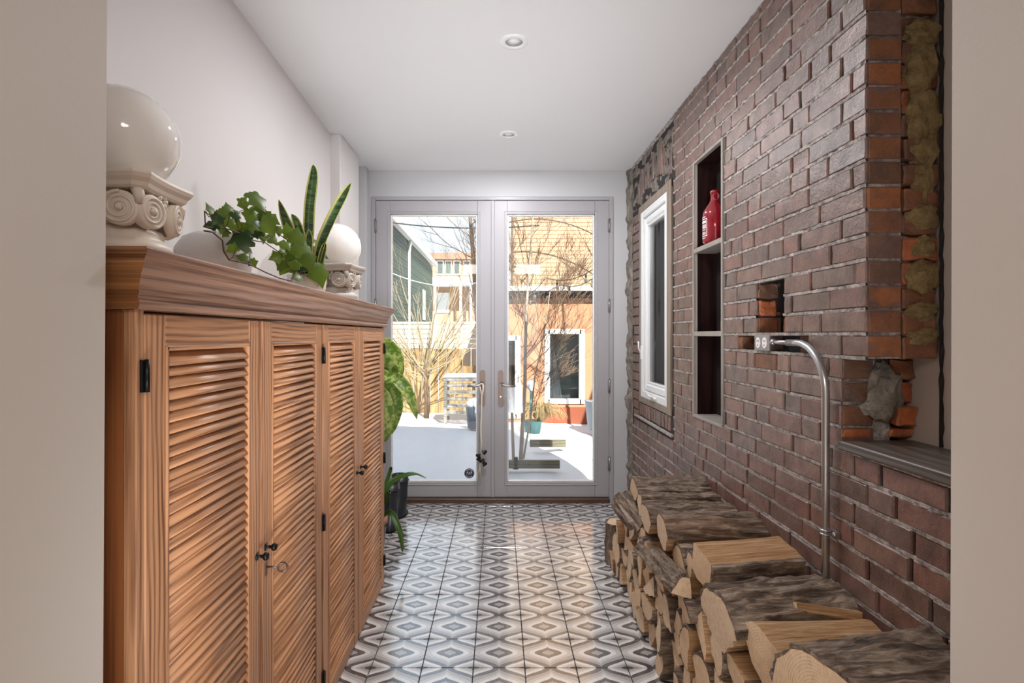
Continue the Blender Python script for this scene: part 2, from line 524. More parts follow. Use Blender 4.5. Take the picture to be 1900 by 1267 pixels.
# ------------------------------------------------------------------ room shell
CEIL = 2.569
YB = 4.217            # inner face of the back wall
XR = 1.010            # face of the brick wall
XL = -1.035           # face of the plaster wall
m = MB(); m.box(-3.2, 3.2, -4.2, -.35, -.12, -.010, 0); m.box(-1.3, 1.27, -.35, 4.45, -.12, -.010, 0)
floor = struct(m.build('floor', M['grout']))
mt = MB(); mt.cbox(-.0983, .0983, -.0983, .0983, -.0095, 0, .0012); tile_me = mt.mesh('tile', M['tile'])
mt = MB(); mt.cbox(-.0983, .0983, -.0983, -.006, -.0095, 0, .0012); tile_cut_me = mt.mesh('tile', M['tile'])
for j in range(20):
    for i in range(11):
        y = .42 + .2 * j
        last = y > 4.15
        if y > 4.3: continue
        link('tile', tile_cut_me if last else tile_me, floor, (-1.0 + .2 * i, y, random.uniform(-.0004, .0004)))

m = MB(); m.box(-3.2, 3.2, -4.2, -.35, CEIL, CEIL + .12); m.box(-1.3, 1.27, -.35, YB + .14, CEIL, CEIL + .12); struct(m.build('ceiling', M['ceiling']))
m = MB()
b = len(m.v)
for z in (-.01, CEIL):
    m.v += [(-1.3, .80, z), (-.968, .80, z), (-1.072, 3.55, z), (-1.072, YB + .14, z), (-1.3, YB + .14, z)]
m.face((4, 3, 2, 1, 0)); m.face((5, 6, 7, 8, 9))
for i in range(5): m.face((i, (i + 1) % 5, 5 + (i + 1) % 5, 5 + i))
struct(m.build('wall_left', M['wall']))
# plaster pilaster close to the doors
m = MB(); m.cbox(-1.12, -1.003, 3.45, 3.90, 0, CEIL, .006); struct(m.build('trim_1', M['wall']))
# back wall around the double doors
m = MB()
m.box(-1.12, -.957, YB, YB + .14, 0, CEIL); m.box(.853, 1.25, YB, YB + .14, 0, CEIL); m.box(-.957, .853, YB, YB + .14, 2.338, CEIL)
struct(m.build('wall_back', M['back']))
m = MB(); m.cbox(-1.08, -1.005, 4.12, YB, 0, CEIL, .004); struct(m.build('trim_2', M['back']))
m = MB()
for a, b, c, d in ((.853, .884, 0, 2.365), (-.988, -.957, 0, 2.365), (-.957, .853, 2.338, 2.365)):
    m.cbox(a, b, YB - .008, YB + .002, c, d, .003)
struct(m.build('trim_3', M['door']))
m = MB(); m.cbox(-.957, .853, YB - .03, YB + .14, 0, .036, .006); struct(m.build('trim_4', M['threshold']))
# passage the photograph is taken from, and the room behind it
m = MB()
def tilted_block(m, x0, x1a, x1b, y0, y1):
    """wall block whose inner edge leans a little, as in the old house (x1a at the floor, x1b at the ceiling)"""
    b = len(m.v)
    for z, x in ((0, x1a), (CEIL, x1b)):
        m.v += [(x0, y0, z), (x, y0, z), (x, y1, z), (x0, y1, z)]
    for q in ((0, 3, 2, 1), (4, 5, 6, 7), (0, 1, 5, 4), (1, 2, 6, 5), (2, 3, 7, 6), (3, 0, 4, 7)):
        m.face([b + i for i in q])
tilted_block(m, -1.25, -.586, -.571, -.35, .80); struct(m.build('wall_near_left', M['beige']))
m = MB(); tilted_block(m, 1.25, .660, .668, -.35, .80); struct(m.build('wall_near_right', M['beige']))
m = MB()
m.box(-3.2, -1.2, -.45, -.35, 0, CEIL); m.box(1.2, 3.2, -.45, -.35, 0, CEIL)
m.box(-3.3, -3.2, -4.2, -.35, 0, CEIL); m.box(3.2, 3.3, -4.2, -.35, 0, CEIL); m.box(-3.3, 3.3, -4.3, -4.2, 0, CEIL)
struct(m.build('wall_room_behind', M['beige']))

# ------------------------------------------------------------------ brick wall with its openings
CO = .0684; Z0 = 1.297 - 19 * CO         # course height, first joint
WIN = (3.20, 3.95, .815, 2.215)            # window with its casing
NICHE = (2.452, 2.83, .872, 2.188)
OPEN_Y, OPEN_Y2, SILL_Z = 1.50, 1.61, .985
zc = lambda k: Z0 + k * CO
REC = (1.937, 2.14, zc(19), zc(22))
OUT = (1.79, 2.31, zc(18), zc(19))
LOW = (1.99, 2.16, zc(17), zc(18))
STEP_TOP = zc(18)
holes_full = [WIN, NICHE, (-1, OPEN_Y, SILL_Z, 9), (-1, OPEN_Y2, SILL_Z, STEP_TOP)]
holes_part = [REC, OUT, LOW]
def cut_boxes(m, x0, x1, holes, ya, yb, za, zb):
    ys = sorted({ya, yb, *[h[0] for h in holes if ya < h[0] < yb], *[h[1] for h in holes if ya < h[1] < yb]})
    zs = sorted({za, zb, *[h[2] for h in holes if za < h[2] < zb], *[h[3] for h in holes if za < h[3] < zb]})
    for y0, y1 in zip(ys, ys[1:]):
        run = None
        for z0, z1 in zip(zs, zs[1:]):
            cy, cz = (y0 + y1) / 2, (z0 + z1) / 2
            if any(h[0] < cy < h[1] and h[2] < cz < h[3] for h in holes):
                if run: m.box(x0, x1, y0, y1, *run); run = None
            else:
                run = (run[0], z1) if run else (z0, z1)
        if run: m.box(x0, x1, y0, y1, *run)
m = MB()
holes_slab = [WIN, NICHE, (-1, OPEN_Y + .05, SILL_Z - .03, 9), (-1, OPEN_Y2 + .05, SILL_Z - .03, STEP_TOP)]
cut_boxes(m, XR + .009, XR + .115, holes_slab + holes_part, .80, YB, -.01, CEIL)
cut_boxes(m, XR + .115, XR + .26, [WIN, (-1, OPEN_Y + .06, SILL_Z - .03, 9), (-1, OPEN_Y2 + .06, SILL_Z - .03, STEP_TOP)], .80, YB + .14, -.01, CEIL)
brick_wall = struct(m.build('wall_right', M['joint']))
# plaster panel that closes the old opening
m = MB(); m.box(1.222, 1.235, .80, OPEN_Y2 + .10, SILL_Z - .05, CEIL); struct(m.build('wall_panel', M['beige']))

rng = random.Random(11)
def brick_geo(m, x, y0, y1, z0, z1, depth=.095, rough=.0014, mi=0, tilt=0.0):
    """a brick whose front faces the room (-x), rim chamfered, face slightly uneven"""
    c = .0035
    ny = max(1, int((y1 - y0) / .06))
    b = len(m.v)
    rows = [z0 + c, (z0 + z1) / 2, z1 - c]
    ysl = [lerp(y0 + c, y1 - c, i / ny) for i in range(ny + 1)]
    for z in rows:
        for y in ysl:
            m.v.append((x - tilt * (y - (y0 + y1) / 2) + rng.uniform(-rough, rough), y, z))
    n1 = ny + 1
    for j in range(2):
        for i in range(ny):
            q = b + j * n1 + i
            m.face((q, q + n1, q + n1 + 1, q + 1), mi, True)
    loop = [b + i for i in range(n1)] + [b + n1 + ny] + [b + 2 * n1 + i for i in reversed(range(n1))] + [b + n1]
    d = len(m.v)
    for q in loop: m.v.append(m.v[q])
    loop = [d + i for i in range(len(loop))]
    o = len(m.v)
    for q in loop:
        px, py, pz = m.v[q]
        py2 = y0 if py <= y0 + c + 1e-6 else (y1 if py >= y1 - c - 1e-6 else py)
        pz2 = z0 if pz <= z0 + c + 1e-6 else (z1 if pz >= z1 - c - 1e-6 else pz)
        m.v.append((x + .004, py2 + rng.uniform(-.0008, .0008), pz2 + rng.uniform(-.0008, .0008)))
    n = len(loop)
    for i in range(n): m.face((loop[i], loop[(i + 1) % n], o + (i + 1) % n, o + i), mi, False)
    p = len(m.v)
    for i in range(n):
        _, py, pz = m.v[o + i]; m.v.append((x + depth, py, pz))
    for i in range(n): m.face((o + i, o + (i + 1) % n, p + (i + 1) % n, p + i), mi, False)
    m.face([p + i for i in range(n)], mi)

def subtract(iv, hs):
    out = [iv]
    for a, b in hs:
        nxt = []
        for p, q in out:
            if b <= p or a >= q: nxt.append((p, q)); continue
            if p < a: nxt.append((p, a))
            if b < q: nxt.append((b, q))
        out = nxt
    return out

wall_bricks = []      # (size on the picture, args)
SEAM = 3.165
def lay(ya, yb, k, xoff):
    z0, z1 = zc(k) + .0045, zc(k + 1) - .0045
    zm = (z0 + z1) / 2
    hs = [(h[0], h[1]) for h in holes_full + holes_part if h[2] < zm < h[3]]
    y = ya - rng.choice((.0, .06, .115, .17))
    while y < yb:
        L = .106 if rng.random() < .27 else .219
        for p, q in subtract((max(y, ya), min(y + L, yb)), hs):
            if q - p > .028:
                cz = .5 * (p + q)
                zz0 = z0 + rng.uniform(-.0015, .0015); zz1 = z1 + rng.uniform(-.0015, .0015)
                if zz1 > CEIL: zz1 = CEIL - .002
                if zz1 - zz0 < .02: continue
                size = (q - p) * CO * F * F / cz ** 3
                if zm < .55 and 1.15 < cz < 2.8: size *= .12
                wall_bricks.append((size, (XR + xoff + rng.uniform(-.0025, .0025), p, q - .0095, zz0, zz1), rng.uniform(-.012, .012)))
        y += L
for k in range(0, 38):
    lay(1.02, SEAM - .004, k, 0.0)
    zm = zc(k + .5)
    if zm < .66: lay(SEAM + .004, 4.13 + rng.uniform(-.02, .05), k, .003)
    elif zm < 2.2: lay(3.955, 4.15 + rng.uniform(-.03, .05), k, .004)
wall_bricks.sort(key=lambda t: -t[0])
EXTRA = 86            # bricks of the jamb, the recess and the window arch are parts too
for s, a, t in wall_bricks[:300 - EXTRA]:
    m = MB(); brick_geo(m, *a, tilt=t)
    m.build('brick', M['brick'], brick_wall)
m = MB()
for s, a, t in wall_bricks[300 - EXTRA:]:
    brick_geo(m, *a, tilt=t)
stuff(m.build('brick_field', M['brick'], brick_wall))

# mortar: a crumbly strip in every bed joint
m = MB()
for k in range(1, 38):
    z = zc(k)
    hs = [(h[0] - .002, h[1] + .002) for h in holes_full + holes_part if h[2] + .004 < z < h[3] - .004]
    for p, q in subtract((1.02, SEAM - .004), hs) + (subtract((SEAM + .004, 4.13), hs) if z < .66 else []):
        n = max(2, int((q - p) / .011))
        def fn(a, b, p=p, q=q, z=z, k=k):
            y = lerp(p, q, a)
            r = noise.noise(Vector((y * 38, k * 3.1, 0))) + .6 * noise.noise(Vector((y * 110, k * 1.7, 5)))
            out = .0045 + .0052 * r
            w = .0062 + .0016 * noise.noise(Vector((y * 60, k * 2.3, 9)))
            if b < .01: return (XR + .012, y, z - w)
            if b > .99: return (XR + .012, y, z + w)
            return (XR + .0045 - max(-.006, out) * (1.0 if b > .5 else .72), y, z + (w * .75 if b > .5 else -w * .75) + .0012 * r)
        m.grid(n, 3, fn, 0, False)
stuff(m.build('mortar', M['mortar'], brick_wall))

# raw bricks on the cut faces: jamb of the closed opening
def raw_brick(x0, x1, y0, y1, z0, z1, mat, rough=.004, name='brick'):
    bm = bmesh.new(); bmesh.ops.create_cube(bm, size=1)
    for v in bm.verts: v.co = Vector((lerp(x0, x1, v.co.x + .5), lerp(y0, y1, v.co.y + .5), lerp(z0, z1, v.co.z + .5)))
    bmesh.ops.bevel(bm, geom=bm.edges[:], offset=.004, segments=1, affect='EDGES')
    bmesh.ops.subdivide_edges(bm, edges=bm.edges[:], cuts=1 if rough < .006 else 2, use_grid_fill=True)
    s = rng.uniform(0, 50)
    for v in bm.verts:
        d = noise.noise_vector(v.co * 30 + Vector((s, 0, 0)))
        v.co += d * rough
    m = MB(); m.frombm(bm)
    return m.build(name, mat, brick_wall)
for k in range(18, 38):
    z0, z1 = zc(k) + .004, min(zc(k + 1) - .005, CEIL - .003)
    if z1 - z0 < .03: continue
    raw_brick(XR + .006, XR + .098, OPEN_Y - .001 + rng.uniform(-.001, .002), OPEN_Y + .1, z0, z1, M['brick_raw'], .0016)
    y = OPEN_Y + rng.uniform(.0, .018)
    raw_brick(XR + .106, XR + rng.uniform(.196, .210), y, y + .08, z0 - .004, z1 - .004, M['brick_orange'] if rng.random() < .10 else M['brick_raw'], .007)
for i, k in enumerate((14, 15, 16, 17)):
    z0, z1 = max(zc(k), SILL_Z) + .004, zc(k + 1) - .005
    raw_brick(XR + .006, XR + rng.uniform(.085, .105), OPEN_Y2 - .001, OPEN_Y2 + .1, z0, z1, M['brick_orange'] if k == 14 else M['brick_raw'], .005)
    raw_brick(XR + rng.uniform(.14, .155), XR + .211, OPEN_Y2 - rng.uniform(.0, .05), OPEN_Y2 + .09, z0, z1, M['brick_orange'] if k in (14, 15, 16) else M['brick_raw'], .009)
m = MB(); m.box(XR + .010, XR + .10, OPEN_Y + .006, OPEN_Y + .055, STEP_TOP, CEIL - .002); m.box(XR + .10, XR + .211, OPEN_Y + .026, OPEN_Y + .06, STEP_TOP, CEIL - .002); m.box(XR + .010, XR + .15, OPEN_Y2 + .008, OPEN_Y2 + .055, SILL_Z - .02, STEP_TOP); m.build('jamb_mortar', M['mortar'], brick_wall)
# lumps of old mortar in the jamb
def lump(cx, cy, cz, rx, ry, rz, mat, seed, name='mortar_lump'):
    bm = bmesh.new(); bmesh.ops.create_icosphere(bm, subdivisions=3, radius=1)
    for v in bm.verts:
        d = 1 + .42 * noise.noise(v.co * 2.1 + Vector((seed, 0, 0))) + .18 * noise.noise(v.co * 6 + Vector((0, seed, 0)))
        v.co = Vector((cx + v.co.x * rx * d, cy + v.co.y * ry * d, cz + v.co.z * rz * d))
    m = MB(); m.frombm(bm, smooth=False)
    o = m.build(name, mat, brick_wall); return o
for i, (z, rx, rz) in enumerate(((2.04, .045, .075), (1.90, .05, .085), (1.72, .03, .06), (1.62, .045, .035), (1.455, .05, .045), (1.36, .04, .03), (1.29, .045, .022), (1.80, .04, .05), (2.13, .05, .035), (1.535, .03, .03), (2.30, .03, .04))):
    lump(XR + .162, OPEN_Y + .010, z, rx, .020, rz, M['ochre'], i * 3.7)
lump(XR + .125, OPEN_Y2 - .01, 1.125, .048, .03, .075, M['plaster'], 5.5)
lump(XR + .10, OPEN_Y2 - .01, 1.085, .04, .022, .03, M['plaster'], 8.5)
lump(XR + .12, OPEN_Y2 + .0, 1.19, .02, .02, .03, M['plaster'], 2.5)
# ragged dark strip, painted-in shade of the gap between jamb and plaster panel
m = MB()
m.grid(1, 60, lambda a, b: (XR + .198 + .013 * a + (.005 * noise.noise(Vector((b * 60, 1, a)))), OPEN_Y - .004 + .006 * noise.noise(Vector((b * 40, 7, a))), lerp(SILL_Z, CEIL, b)), 0, False)
m.build('gap_shade_strip', M['joint'], brick_wall)
# recess above the outlet: three cut bricks seen on its far side, raw back
for k, mat, rg in ((19, 'brick_raw', .002), (20, 'brick_orange', .010), (21, 'brick_raw', .006)):
    raw_brick(XR + .008, XR + .085 + rng.uniform(-.01, .008), REC[1] - .004, REC[1] + .05, zc(k) + .004, zc(k + 1) - .006, M[mat], rg)
    raw_brick(XR + .09, XR + .13, REC[0] - .05, REC[1] - .03, zc(k) + .004, zc(k + 1) - .006, M['brick_raw'], .006)
raw_brick(XR + .010, XR + .09, OUT[1] - .02, OUT[1] + .04, zc(18) + .004, zc(19) - .006, M['brick_raw'], .007)
raw_brick(XR + .050, XR + .12, OUT[0] - .01, OUT[0] + .13, zc(18) + .004, zc(19) - .006, M['brick_raw'], .006)
raw_brick(XR + .002, XR + .10, LOW[0] + .004, LOW[1] - .004, zc(17) + .004, zc(18) - .006, M['brick_raw'], .0025)
# soldier bricks of the window arch and of the sill course
SD = 9
for i in range(13):
    t = (i + .5) / 13
    y = lerp(3.20, 4.0, t)
    zb = 2.235 + .085 * (1 - (2 * t - 1) ** 2)
    raw_brick(XR + .004 + rng.uniform(-.004, .006), XR + .1, y - .027, y + .027, zb, zb + rng.uniform(.15, .19), M['brick'], .005)
for i in range(12):
    y = lerp(3.22, 3.95, (i + .5) / 12)
    raw_brick(XR + .003 + rng.uniform(-.003, .004), XR + .1, y - .026, y + .026, .722, .808, M['brick'], .004)
m = MB(); m.cbox(XR - .008, XR + .1, SEAM + .01, 4.05, .694, .712, .004); m.build('brick_ledge', M['mortar'], brick_wall)
# leftover plaster over the arch and along the corner
def patch(m, ya, yb, za, zb, x, amp, seed, nu=40, nv=24):
    m.grid(nu, nv, lambda a, b: (x + amp * (noise.noise(Vector((a * 9, b * 7, seed))) + .5 * noise.noise(Vector((a * 26, b * 20, seed)))), lerp(ya, yb, a), lerp(za, zb, b)), 0, False)
m = MB()
patch(m, SEAM + .01, YB, 2.215, CEIL, XR + .009, .009, 3)
stuff(m.build('plaster_remains', M['plaster'], brick_wall))
m = MB()
n = 150
def edge(a, b):
    z = lerp(0, CEIL, b)
    w = .028 + .024 * noise.noise(Vector((z * 7, 0, 1))) + .014 * noise.noise(Vector((z * 23, 0, 4)))
    y = YB - .001 - (1 - a) * .09
    x = lerp(XR + .03, XR + .006 - w, a ** .7) + .007 * noise.noise(Vector((z * 30, a * 3, 2)))
    return (x, y, z)
m.grid(4, n, edge, 0, False)
stuff(m.build('mortar_edge', M['plaster'], brick_wall))
# ragged top edge of the bricks under the ceiling
m = MB()
m.grid(220, 2, lambda a, b: (XR + .010 - b * (.012 + .009 * noise.noise(Vector((a * 55, 0, 2)))), lerp(1.3, YB, a), CEIL - .001 - (1 - b) * (.02 + .012 * noise.noise(Vector((a * 70, 3, 2))))), 0, False)
stuff(m.build('ceiling_joint', M['mortar'], brick_wall))

# board on the sill of the closed opening
m = MB(); m.cbox(XR - .012, 1.222, .81, OPEN_Y2 - .002, SILL_Z - .027, SILL_Z - .001, .003)
tag(m.build('sill_board', M['sill']), 'charred dark sill board in the brick opening beside the near wall', 'shelf')

# ------------------------------------------------------------------ double doors
def door(name, x0, x1, gx0, gx1, lever_x, lever_dir, hinge_x, hinges, keyhole):
    y0, y1 = YB + .002, YB + .052
    z0, z1, gz0, gz1 = .042, 2.334, .154, 2.2315
    d = struct(link(name, None, None, (0, 0, 0)))
    for a, b in ((x0, gx0), (gx1, x1)):
        m = MB(); m.cbox(a + .001, b, y0, y1, z0, z1, .002); m.build('stile', M['door'], d)
    for a, b in ((z0, gz0), (gz1, z1)):
        m = MB(); m.cbox(gx0, gx1, y0 + .001, y1 - .001, a, b, .002); m.build('rail', M['door'], d)
    m = MB()
    for a, b, c, e in ((gx0 - .022, gx0 - .016, gz0 - .022, gz1 + .022), (gx1 + .016, gx1 + .022, gz0 - .022, gz1 + .022), (gx0 - .022, gx1 + .022, gz0 - .022, gz0 - .016), (gx0 - .022, gx1 + .022, gz1 + .016, gz1 + .022)):
        m.cbox(a, b, y0 - .003, y0 + .004, c, e, .002)
    m.build('moulding', M['door'], d)
    m = MB()
    for a, b, c, e in ((gx0, gx0 + .012, gz0, gz1), (gx1 - .012, gx1, gz0, gz1), (gx0, gx1, gz0, gz0 + .012), (gx0, gx1, gz1 - .012, gz1)):
        m.cbox(a, b, y0 + .012, y1, c, e, .004)
    m.build('glazing_bead', M['white'], d)
    m = MB(); m.box(gx0 + .004, gx1 - .004, y0 + .028, y0 + .034, gz0 + .004, gz1 - .004); m.build('glass_pane', M['glass'], d)
    for z in hinges:
        m = MB(); m.tube([(hinge_x, y0 - .008, z - .05), (hinge_x, y0 - .008, z + .05)], .0075, 10)
        for q in (-.055, .055): m.lathe([(.001, -.004), (.006, -.002), (.006, .002), (.001, .004)], 8, 0, Matrix.Translation((hinge_x, y0 - .008, z + q)))
        m.cbox(hinge_x - .012, hinge_x + .012, y0 - .004, y0 + .001, z - .05, z + .05, .001)
        m.build('hinge', M['hinge_steel'], d)
    zl = .905
    h = MB()
    out = [(.021 * cos(t), .098 + .021 * sin(t)) for t in [pi * i / 8 for i in range(9)]] + [(.021 * cos(t), -.14 + .021 * sin(t)) for t in [pi + pi * i / 8 for i in range(9)]]
    h.prism(out, 0, .008, Matrix.Translation((lever_x, y0, zl)) @ Matrix.Rotation(R(90), 4, 'X'))
    hd = h.build('handle', M['bronze'], d)
    l = MB()
    l.lathe([(.013, 0), (.013, .006), (.009, .010), (.009, .05)], 14, 0, Matrix.Translation((lever_x, y0 - .008, zl + .008)) @ Matrix.Rotation(R(90), 4, 'X'))
    pts = [(lever_x, y0 - .05, zl + .008), (lever_x + lever_dir * .02, y0 - .058, zl + .006), (lever_x + lever_dir * .07, y0 - .056, zl - .002), (lever_x + lever_dir * .115, y0 - .052, zl + .0)]
    l.tube(pts, [.010, .0095, .008, .0085], 10)
    l.build('lever', M['hinge_steel'], hd)
    if keyhole:
        q = MB(); q.lathe([(.009, 0), (.009, .006), (.006, .007)], 14, 0, Matrix.Translation((lever_x, y0 - .008, zl - .085)) @ Matrix.Rotation(R(90), 4, 'X'))
        q.build('lock_cylinder', M['steel'], hd)
    return d
HZ = [2.14, 1.52, .90, .30]
d1 = door('door_1', -.955, -.046, -.8426, -.1668, -.128, -1, -.957, HZ, False)
d2 = door('door_2', -.0375, .851, .0626, .7425, .012, 1, .853, HZ, True)
m = MB(); m.cbox(-.062, -.036, YB - .010, YB + .003, .042, 2.334, .003); m.build('astragal', M['door'], d1)
# round sticker on the glass of the left-hand leaf
y = YB + .028
sk = thing('alarm_sticker', 'small round navy sticker with white marks, low on the door glass', 'sticker', (-.232, y, .218))
m = MB(); m.lathe([(.0385, 0), (.0385, .0008)], 28, 0, Matrix.Rotation(R(90), 4, 'X')); m.build('disc', M['navy'], sk)
m = MB()
for x0, pts in ((-.020, ((0, -.006), (.004, -.006), (.004, .004), (.010, .009), (.010, .012), (-.001, .012), (-.001, .008), (.003, .008))), (-.006, ((0, -.008), (.004, -.008), (.007, .001), (.012, .001), (.012, .005), (.008, .005), (.012, .012), (.008, .012), (.001, -.002))), (.010, ((0, -.008), (.003, -.008), (.009, .008), (.013, .008), (.013, .012), (.001, .012), (.001, .008), (.005, .008)))):
    m.prism([(x0 + a, b) for a, b in pts], .0009, .0013, Matrix.Rotation(R(90), 4, 'X'))
for a0, a1 in ((40, 140), (220, 320)):
    P = [(.033 * cos(R(lerp(a0, a1, i / 10))), .033 * sin(R(lerp(a0, a1, i / 10)))) for i in range(11)] + [(.027 * cos(R(lerp(a1, a0, i / 10))), .027 * sin(R(lerp(a1, a0, i / 10)))) for i in range(11)]
    for i in range(0, 10, 2):
        m.prism([P[i], P[i + 1], P[20 - i], P[21 - i]], .0009, .0013, Matrix.Rotation(R(90), 4, 'X'))
m.build('printed_mark', M['label_white'], sk)
# bell strap hanging from the lever
y = YB - .062
bs = thing('bell_strap', 'cream cord with dark bells hanging from the door lever', 'door bells', (-.136, y, .90))
m = MB()
m.tube([(.010, .004, .022), (.017, -.008, .008), (.014, -.01, -.03), (.004, -.004, -.07), (.002, 0, -.2), (-.003, 0, -.33), (.001, 0, -.42), (-.004, .01, -.56)], .0075, 8)
m.tube([(.010, .004, .022), (-.004, .010, .024), (-.012, .004, .008), (-.002, -.01, -.03), (.004, -.004, -.07)], .005, 8)
m.build('cord', M['rope'], bs)
for x, z, a in ((.014, -.505, 60), (-.010, -.53, -70), (-.004, -.555, -85), (.006, -.58, 20), (.012, -.592, 75)):
    m = MB(); m.lathe([(.002, .034), (.010, .030), (.014, .016), (.020, .002), (.022, 0), (.018, .002), (.012, .014)], 14, 0, Matrix.Translation((x, .004, z)) @ Matrix.Rotation(R(a), 4, 'Y'), cap=False)
    m.build('bell', M['bell'], bs)
m = MB()
for i in range(12):
    m.tube([(-.004, .01, -.56), (-.010 + .004 * sin(i), .010 + .004 * cos(i * 2.1), -.60), (-.016 + .012 * sin(i * 1.3), .010 + .010 * cos(i * 2.1), -.665)], [.003, .003, .0016], 5)
m.build('tassel', M['rope'], bs)

# ------------------------------------------------------------------ casement window in the brick wall
wn = struct(link('window_1', None))
y0, y1, z0, z1 = WIN
cs = MB()
for a, b, c, d, xo in ((y0, y0 + .075, z0, z1, -.004), (y1 - .055, y1, z0 + .02, z1, .004), (y0, y1, z1 - .05, z1, 0), (y0, y1, z0, z0 + .042, .002)):
    q = MB(); q.cbox(XR + xo, XR + .10, a, b, c, d, .004); q.build('casing', M['casing'], wn)
fy0, fy1, fz0, fz1 = y0 + .075, y1 - .055, z0 + .042, z1 - .05
def frame_ring(name, xa, xb, ya, yb, za, zb, w, mat, c=.004):
    for a, b, e, f in ((ya, ya + w, za, zb), (yb - w, yb, za, zb), (ya + w, yb - w, zb - w, zb), (ya + w, yb - w, za, za + w)):
        q = MB(); q.cbox(xa, xb, a, b, e, f, c); q.build(name, mat, wn)
frame_ring('window_frame', XR + .002, XR + .11, fy0, fy1, fz0, fz1, .048, M['vinyl'])
frame_ring('sash', XR + .012, XR + .06, fy0 + .05, fy1 - .05, fz0 + .05, fz1 - .05, .052, M['vinyl'], .01)
frame_ring('glazing_stop', XR + .020, XR + .055, fy0 + .103, fy1 - .103, fz0 + .103, fz1 - .103, .014, M['vinyl'], .003)
q = MB(); q.box(XR + .036, XR + .042, fy0 + .10, fy1 - .10, fz0 + .10, fz1 - .10); q.build('glass_pane', M['glass'], wn)
q = MB(); q.cbox(XR - .012, XR + .02, 3.50, 3.62, fz0 + .012, fz0 + .036, .008); q.tube([(XR - .012, 3.54, fz0 + .03), (XR - .03, 3.55, fz0 + .04), (XR - .028, 3.62, fz0 + .05)], [.006, .006, .008], 8)
q.build('crank_handle', M['vinyl'], wn)
q = MB(); q.cbox(XR - .006, XR + .01, fy1 - .035, fy1 - .015, 1.12, 1.22, .004); q.tube([(XR - .004, fy1 - .025, 1.17), (XR - .02, fy1 - .03, 1.20), (XR - .022, fy1 - .03, 1.25)], .005, 8)
q.build('sash_lock', M['vinyl'], wn)

# ------------------------------------------------------------------ shelf niche
sn = thing('niche_shelf', 'tall narrow niche in the brick wall, lined with dark boards, two grey shelves', 'shelf')
y0, y1, z0, z1 = NICHE
for a, b, c, d in ((y0, y0 + .016, z0, z1), (y1 - .016, y1, z0, z1)):
    m = MB(); m.cbox(XR - .006, XR + .016, a, b, c, d, .002); m.build('frame_stile', M['grey_board'], sn)
for a, b in ((z0, z0 + .016), (z1 - .014, z1)):
    m = MB(); m.cbox(XR - .006, XR + .016, y0 + .016, y1 - .016, a, b, .002); m.build('frame_rail', M['grey_board'], sn)
m = MB(); m.box(XR + .016, XR + .113, y1 - .014, y1 - .001, z0, z1); m.build('side_board', M['dark_ply'], sn)
m = MB(); m.box(XR + .016, XR + .113, y0 + .001, y0 + .014, z0, z1); m.build('side_board', M['dark_ply'], sn)
m = MB(); m.box(XR + .016, XR + .113, y0 + .014, y1 - .014, z0, z0 + .014); m.build('bottom_board', M['grey_board'], sn)
m = MB(); m.box(XR + .016, XR + .113, y0 + .014, y1 - .014, z1 - .014, z1 - .001); m.build('top_board', M['dark_ply'], sn)
SH1, SH2 = 1.738, 1.312
for z in (SH1, SH2):
    m = MB(); m.cbox(XR - .004, XR + .113, y0 + .016, y1 - .016, z - .024, z, .002); m.build('shelf_board', M['grey_board'], sn)
for k in range(13, 32):
    raw = MB(); brick_geo(raw, XR + .108, NICHE[0] + .012, NICHE[0] + .13, zc(k) + .004, zc(k + 1) - .004, .02)
    raw.build('back_brick', M['brick_raw'], sn)
# red jug
jg = thing('red_jug', 'red glass jug with a ring handle and white printed label', 'jug', (XR + .047, 2.665, SH1 + .0005), R(0))
prof = [(.045, 0), (.055, .004), (.058, .012), (.058, .142), (.054, .160), (.044, .178), (.030, .198), (.0225, .214), (.0205, .235), (.0215, .246), (.024, .248), (.024, .256), (.021, .262), (.018, .262), (.017, .25)]
m = MB(); m.lathe(prof, 32); m.build('body', M['red_glass'], jg)
m = MB()
m.tube([(-.008 + .012 * cos(2 * pi * i / 14), -.026 - .012 * (1 - cos(2 * pi * i / 14)) * .0 - .010, .225 + .018 * sin(2 * pi * i / 14)) for i in range(15)], .005, 8, caps=False)
m.build('ring_handle', M['red_glass'], jg)
m = MB()
A0 = R(180 + 8)
def lab(a0, a1, za, zb, r=.0586, n=6):
    def fn(a, b): 
        t = A0 + lerp(a0, a1, a); return (r * cos(t), r * sin(t), lerp(za, zb, b))
    m.grid(n, 1, fn)
lab(-.62, .38, .118, .122); lab(-.62, .38, .036, .040); lab(-.62, -.56, .036, .122); lab(.32, .38, .036, .122)
lab(-.5, .26, .100, .112); lab(-.56, -.3, .126, .129); lab(-.4, .2, .128, .132)
for i in range(4):
    lab(-.45 + i * .19, -.33 + i * .19, .074, .094); lab(-.47 + i * .18, -.36 + i * .18, .064, .070); lab(-.46 + i * .19, -.35 + i * .19, .044, .058)
lab(-.40, .2, .026, .030)
m.build('printed_label', M['label_white'], jg)
# little corked bottle
cb = thing('corked_bottle', 'tiny bottle with cream label and cork in the niche', 'bottle', (XR + .040, 2.535, SH2))
m = MB(); m.lathe([(.012, 0), (.0165, .003), (.0165, .048), (.010, .058), (.010, .064)], 18); m.build('body', M['dark_glass'], cb)
m = MB(); m.lathe([(.0172, .006), (.0172, .046)], 18, cap=False); m.build('paper_label', M['cream'], cb)
m = MB(); m.lathe([(.0105, .058), (.0115, .082)], 14); m.build('cork', M['cork'], cb)

